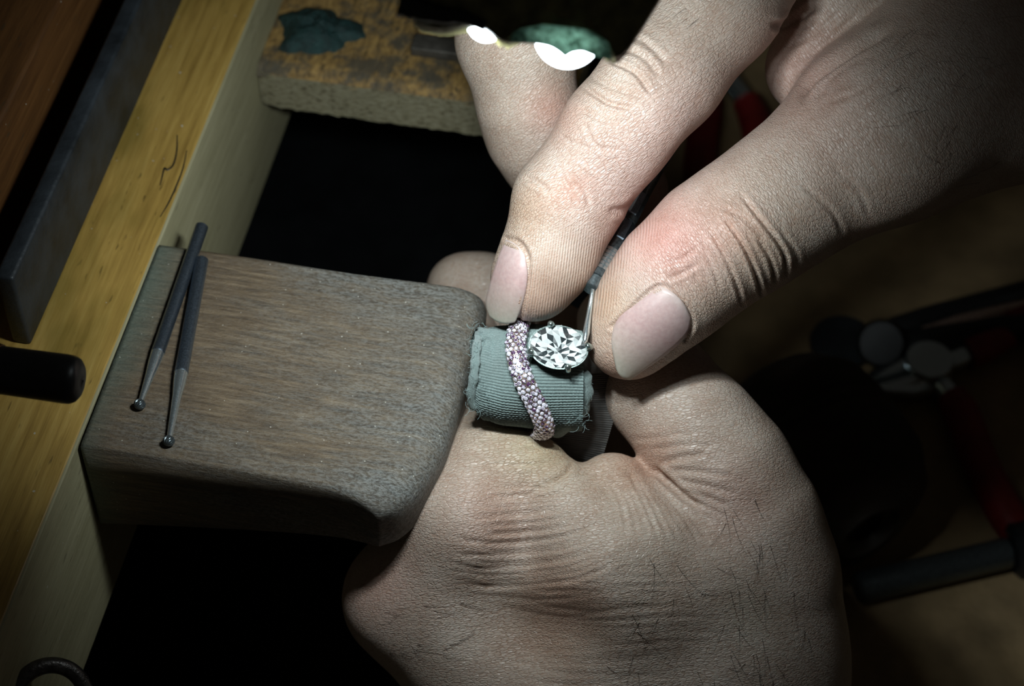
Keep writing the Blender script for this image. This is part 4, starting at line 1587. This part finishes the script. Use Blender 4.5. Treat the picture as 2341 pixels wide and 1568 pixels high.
# ------------------------------------------------------------------ the lamp
def make_lamp():
    D = 108.0
    outline = [(900, -20), (935, 18), (945, 52), (1010, 66), (1068, 56), (1102, 58), (1130, 78), (1150, 96), (1176, 92), (1200, 76), (1240, 70), (1300, 72), (1350, 84),
               (1385, 112), (1398, 134), (1415, 132), (1432, 118), (1470, 60), (1512, -8), (1580, -120),
               (1560, -420), (1380, -560), (1080, -560), (900, -420), (860, -200)]
    t = thing('bench_lamp', Q(1220, -200, D - 8), 'olive painted lamp head with lit white LED lenses over the ring', 'lamp')
    A = np.array([Q(x, y, D + (0 if y > 0 else min(14, -y * .035))) for x, y in outline])
    V, Fs = prism(A, -BACK * 9.0, .9, 3)
    V[:, 0] += 0
    auto_smooth(obj('housing', V, Fs, 'olive', t), 40)
    glow_sheet = [(1160, 97), (1190, 98), (1229, 100), (1258, 106), (1278, 118), (1292, 131), (1306, 120), (1330, 116), (1368, 131), (1400, 136), (1392, 96), (1340, 66), (1240, 55), (1180, 66)]
    V, Fs = prism(np.array([Q(x, y, D + .9) for x, y in glow_sheet]), -BACK * .7, .2, 2)
    obj('added_glow_sheet', V, Fs, 'glow_sheet', t)  # added translucent sheet, tab included, so LED glow shows on the housing
    rr = [(915, 8), (960, 22), (1010, 34), (1060, 40), (1110, 60)]
    V, Fs = tube(spline([Q(x, y, D + 1.2) for x, y in rr], 30), np.linspace(2.0, .7, 30) * (1 + .2 * rng.random(30)), 10)
    obj('rim_seal', V, Fs, 'black', t)
    for (x, y, rx, ry, dd) in ((1112, 44, 47, 52, D - 5), (1298, 82, 76, 74, D - 4)):
        c = Q(x, y, dd)
        V = []
        n, m = 20, 36
        R1, R2 = pxr(rx, dd), pxr(ry, dd)
        for i in range(n):
            ph = math.pi * i / (n - 1)
            for j in range(m):
                an = 2 * math.pi * j / m
                V.append(c + RIGHT * R1 * math.sin(ph) * math.cos(an) + UP * R2 * math.sin(ph) * math.sin(an) + BACK * 3.2 * math.cos(ph))
        obj('led_lens', V, grid_faces(n, m, True), 'led', t)
    for x, y, share in ((950, 190, 1.45), (1112, 150, 1.0), (1298, 200, .55)):
        p = Q(x, y, D - 2)
        ld = bpy.data.lights.new('led_light', 'SPOT')
        ld.energy = LED_W * share
        ld.color = (.88, .985, 1.0)
        ld.spot_size = math.radians(113)
        ld.spot_blend = 1.0
        ld.shadow_soft_size = .004
        lo = bpy.data.objects.new('led_light', ld)
        COL.objects.link(lo)
        lo.parent = t
        lo.location = Vector((p - world_loc(t)) * MM)
        tgt = np.array([-8, 29, 0])
        lo.rotation_euler = Vector(tgt - p).to_track_quat('-Z', 'Y').to_euler()
    # the arm goes up and back out of the picture
    V, Fs = tube(spline([Q(1220, -420, D + 4), Q(1180, -640, D + 20), Q(1050, -1000, D + 30), Q(700, -1500, D + 10)], 30), 5.0, 20)
    obj('arm', V, Fs, 'black', t)


make_lamp()


# ------------------------------------------------------------------ tools on the tray far below
TZ = -134.0


def make_tray_tools():
    def pliers(c, jaw, h1, h2, jl, label, hm='red'):
        """c pivot px, jaw tip px, handle end pixels"""
        C = P(*c, TZ + 5)
        t = thing('pliers', P(*c, TZ), label, 'pliers', 'red handled pliers on the tray')
        V, Fs = lathe(C - [0, 0, 5], C + [0, 0, 5], [(0, 6.5), (.1, 7), (.9, 7), (1, 6.5)], 24)
        auto_smooth(obj('pivot', V, Fs, 'bright', t))
        J = P(*jaw, TZ + 5)
        for s_ in (-1, 1):
            pp = np.cross(J - C, [0, 0, 1.0])
            pp /= np.linalg.norm(pp)
            V, Fs = tube(np.array([C + pp * 3.5 * s_, C * .6 + J * .4 + pp * 4 * s_, J + pp * 1.4 * s_]), [4.2, 3.8, 1.4], 12, True, .9)
            obj('jaw', V, Fs, 'bright', t)
        for h in (h1, h2):
            pts = [P(x, y, TZ + 5) for x, y in h]
            sp = spline([C] + pts, 24)
            V, Fs = tube(sp[:8], 3.2, 12)
            obj('tang', V, Fs, 'bright', t)
            V, Fs = tube(sp[6:], np.interp(np.arange(18), [0, 2, 14, 17], [4.4, 5.0, 5.2, 4.0]), 16)
            obj('grip', V, Fs, hm, t)
    pliers((2120, 845), (1985, 880), [(2230, 800), (2330, 740), (2460, 690)], [(2190, 930), (2250, 1080), (2350, 1260)], 0,
           'red handled pliers with bright jaws on the tray beside the fist')
    pliers((1640, 150), (1690, 40), [(1615, 260), (1600, 380), (1605, 520)], [(1720, 260), (1740, 400), (1735, 520)], 0,
           'red handled pliers glimpsed on the tray between the index finger and thumb')
    # second tool: dark tongs, a golden reflection put in as a gold arm
    t = thing('tongs', P(2150, 740, TZ), 'dark tongs with a golden reflection painted as an arm on the tray at right', 'tongs')
    for k, (a, b, r, mt) in enumerate((((1985, 770), (2420, 655), 4.5, 'black'), ((2080, 765), (2420, 690), 3.4, 'gold'), ((2010, 800), (2420, 735), 4.5, 'black'))):  # gold middle arm paints the yellowish reflection
        V, Fs = lathe(P(*a, TZ + 6), P(*b, TZ + 6), [(0, r * .3), (.08, r * .8), (.3, r), (1, r)], 14)
        obj('arm', V, Fs, mt, t)
    V, Fs = lathe(P(2015, 785, TZ), P(2015, 785, TZ + 12), [(0, 7), (.9, 7), (1, 6)], 20)
    auto_smooth(obj('pivot', V, Fs, 'black', t))
    # thin round dark disc
    c = P(1925, 790, TZ)
    V, Fs = lathe(c, c + [0, 0, 3], [(0, 9.3), (.5, 9.5), (.9, 9.2), (1, 8.4)], 40)
    o = auto_smooth(obj('dark_disc', V, Fs, 'slate', origin=c))
    tag(o, 'small round dark disc lying flat on the tray', 'lid')
    # dark turned mallet head
    a, b = P(1740, 900, TZ + 26), P(1990, 1220, TZ + 26)
    t = thing('mallet', P(1880, 1060, TZ), 'dark turned wooden mallet head with grooves, on the tray beside the fist', 'mallet')
    prof = [(0, 8), (.03, 14), (.1, 20), (.25, 25), (.42, 26), (.44, 25.2), (.46, 26), (.5, 26), (.52, 25.2), (.54, 26), (.75, 25), (.9, 21), (.97, 15), (1, 9)]
    V, Fs = lathe(a, b, prof, 40)
    obj('head', V, Fs, 'darkwood', t)
    V, Fs = tube(np.array([a * .5 + b * .5, P(1700, 1250, TZ + 24), P(1500, 1400, TZ + 20)]), [6, 6.5, 7.5], 16)
    obj('handle', V, Fs, 'darkwood', t)
    # steel rod
    a, b = P(1958, 1345, TZ + 4.5), P(2310, 1262, TZ + 4.5)
    t = thing('steel_rod', (a + b) / 2 - [0, 0, 4.5], 'dark steel rod lying on the tray at lower right', 'rod')
    V, Fs = lathe(a, b, [(0, 3.4), (.02, 4.2), (.98, 4.2), (1, 3.4)], 20)
    auto_smooth(obj('shaft', V, Fs, 'darksteel', t))
    V, Fs = lathe(b, b + (b - a) * .5, [(0, 6), (.05, 7.5), (.8, 8), (1, 6)], 20)
    auto_smooth(obj('handle', V, Fs, 'black', t))


make_tray_tools()
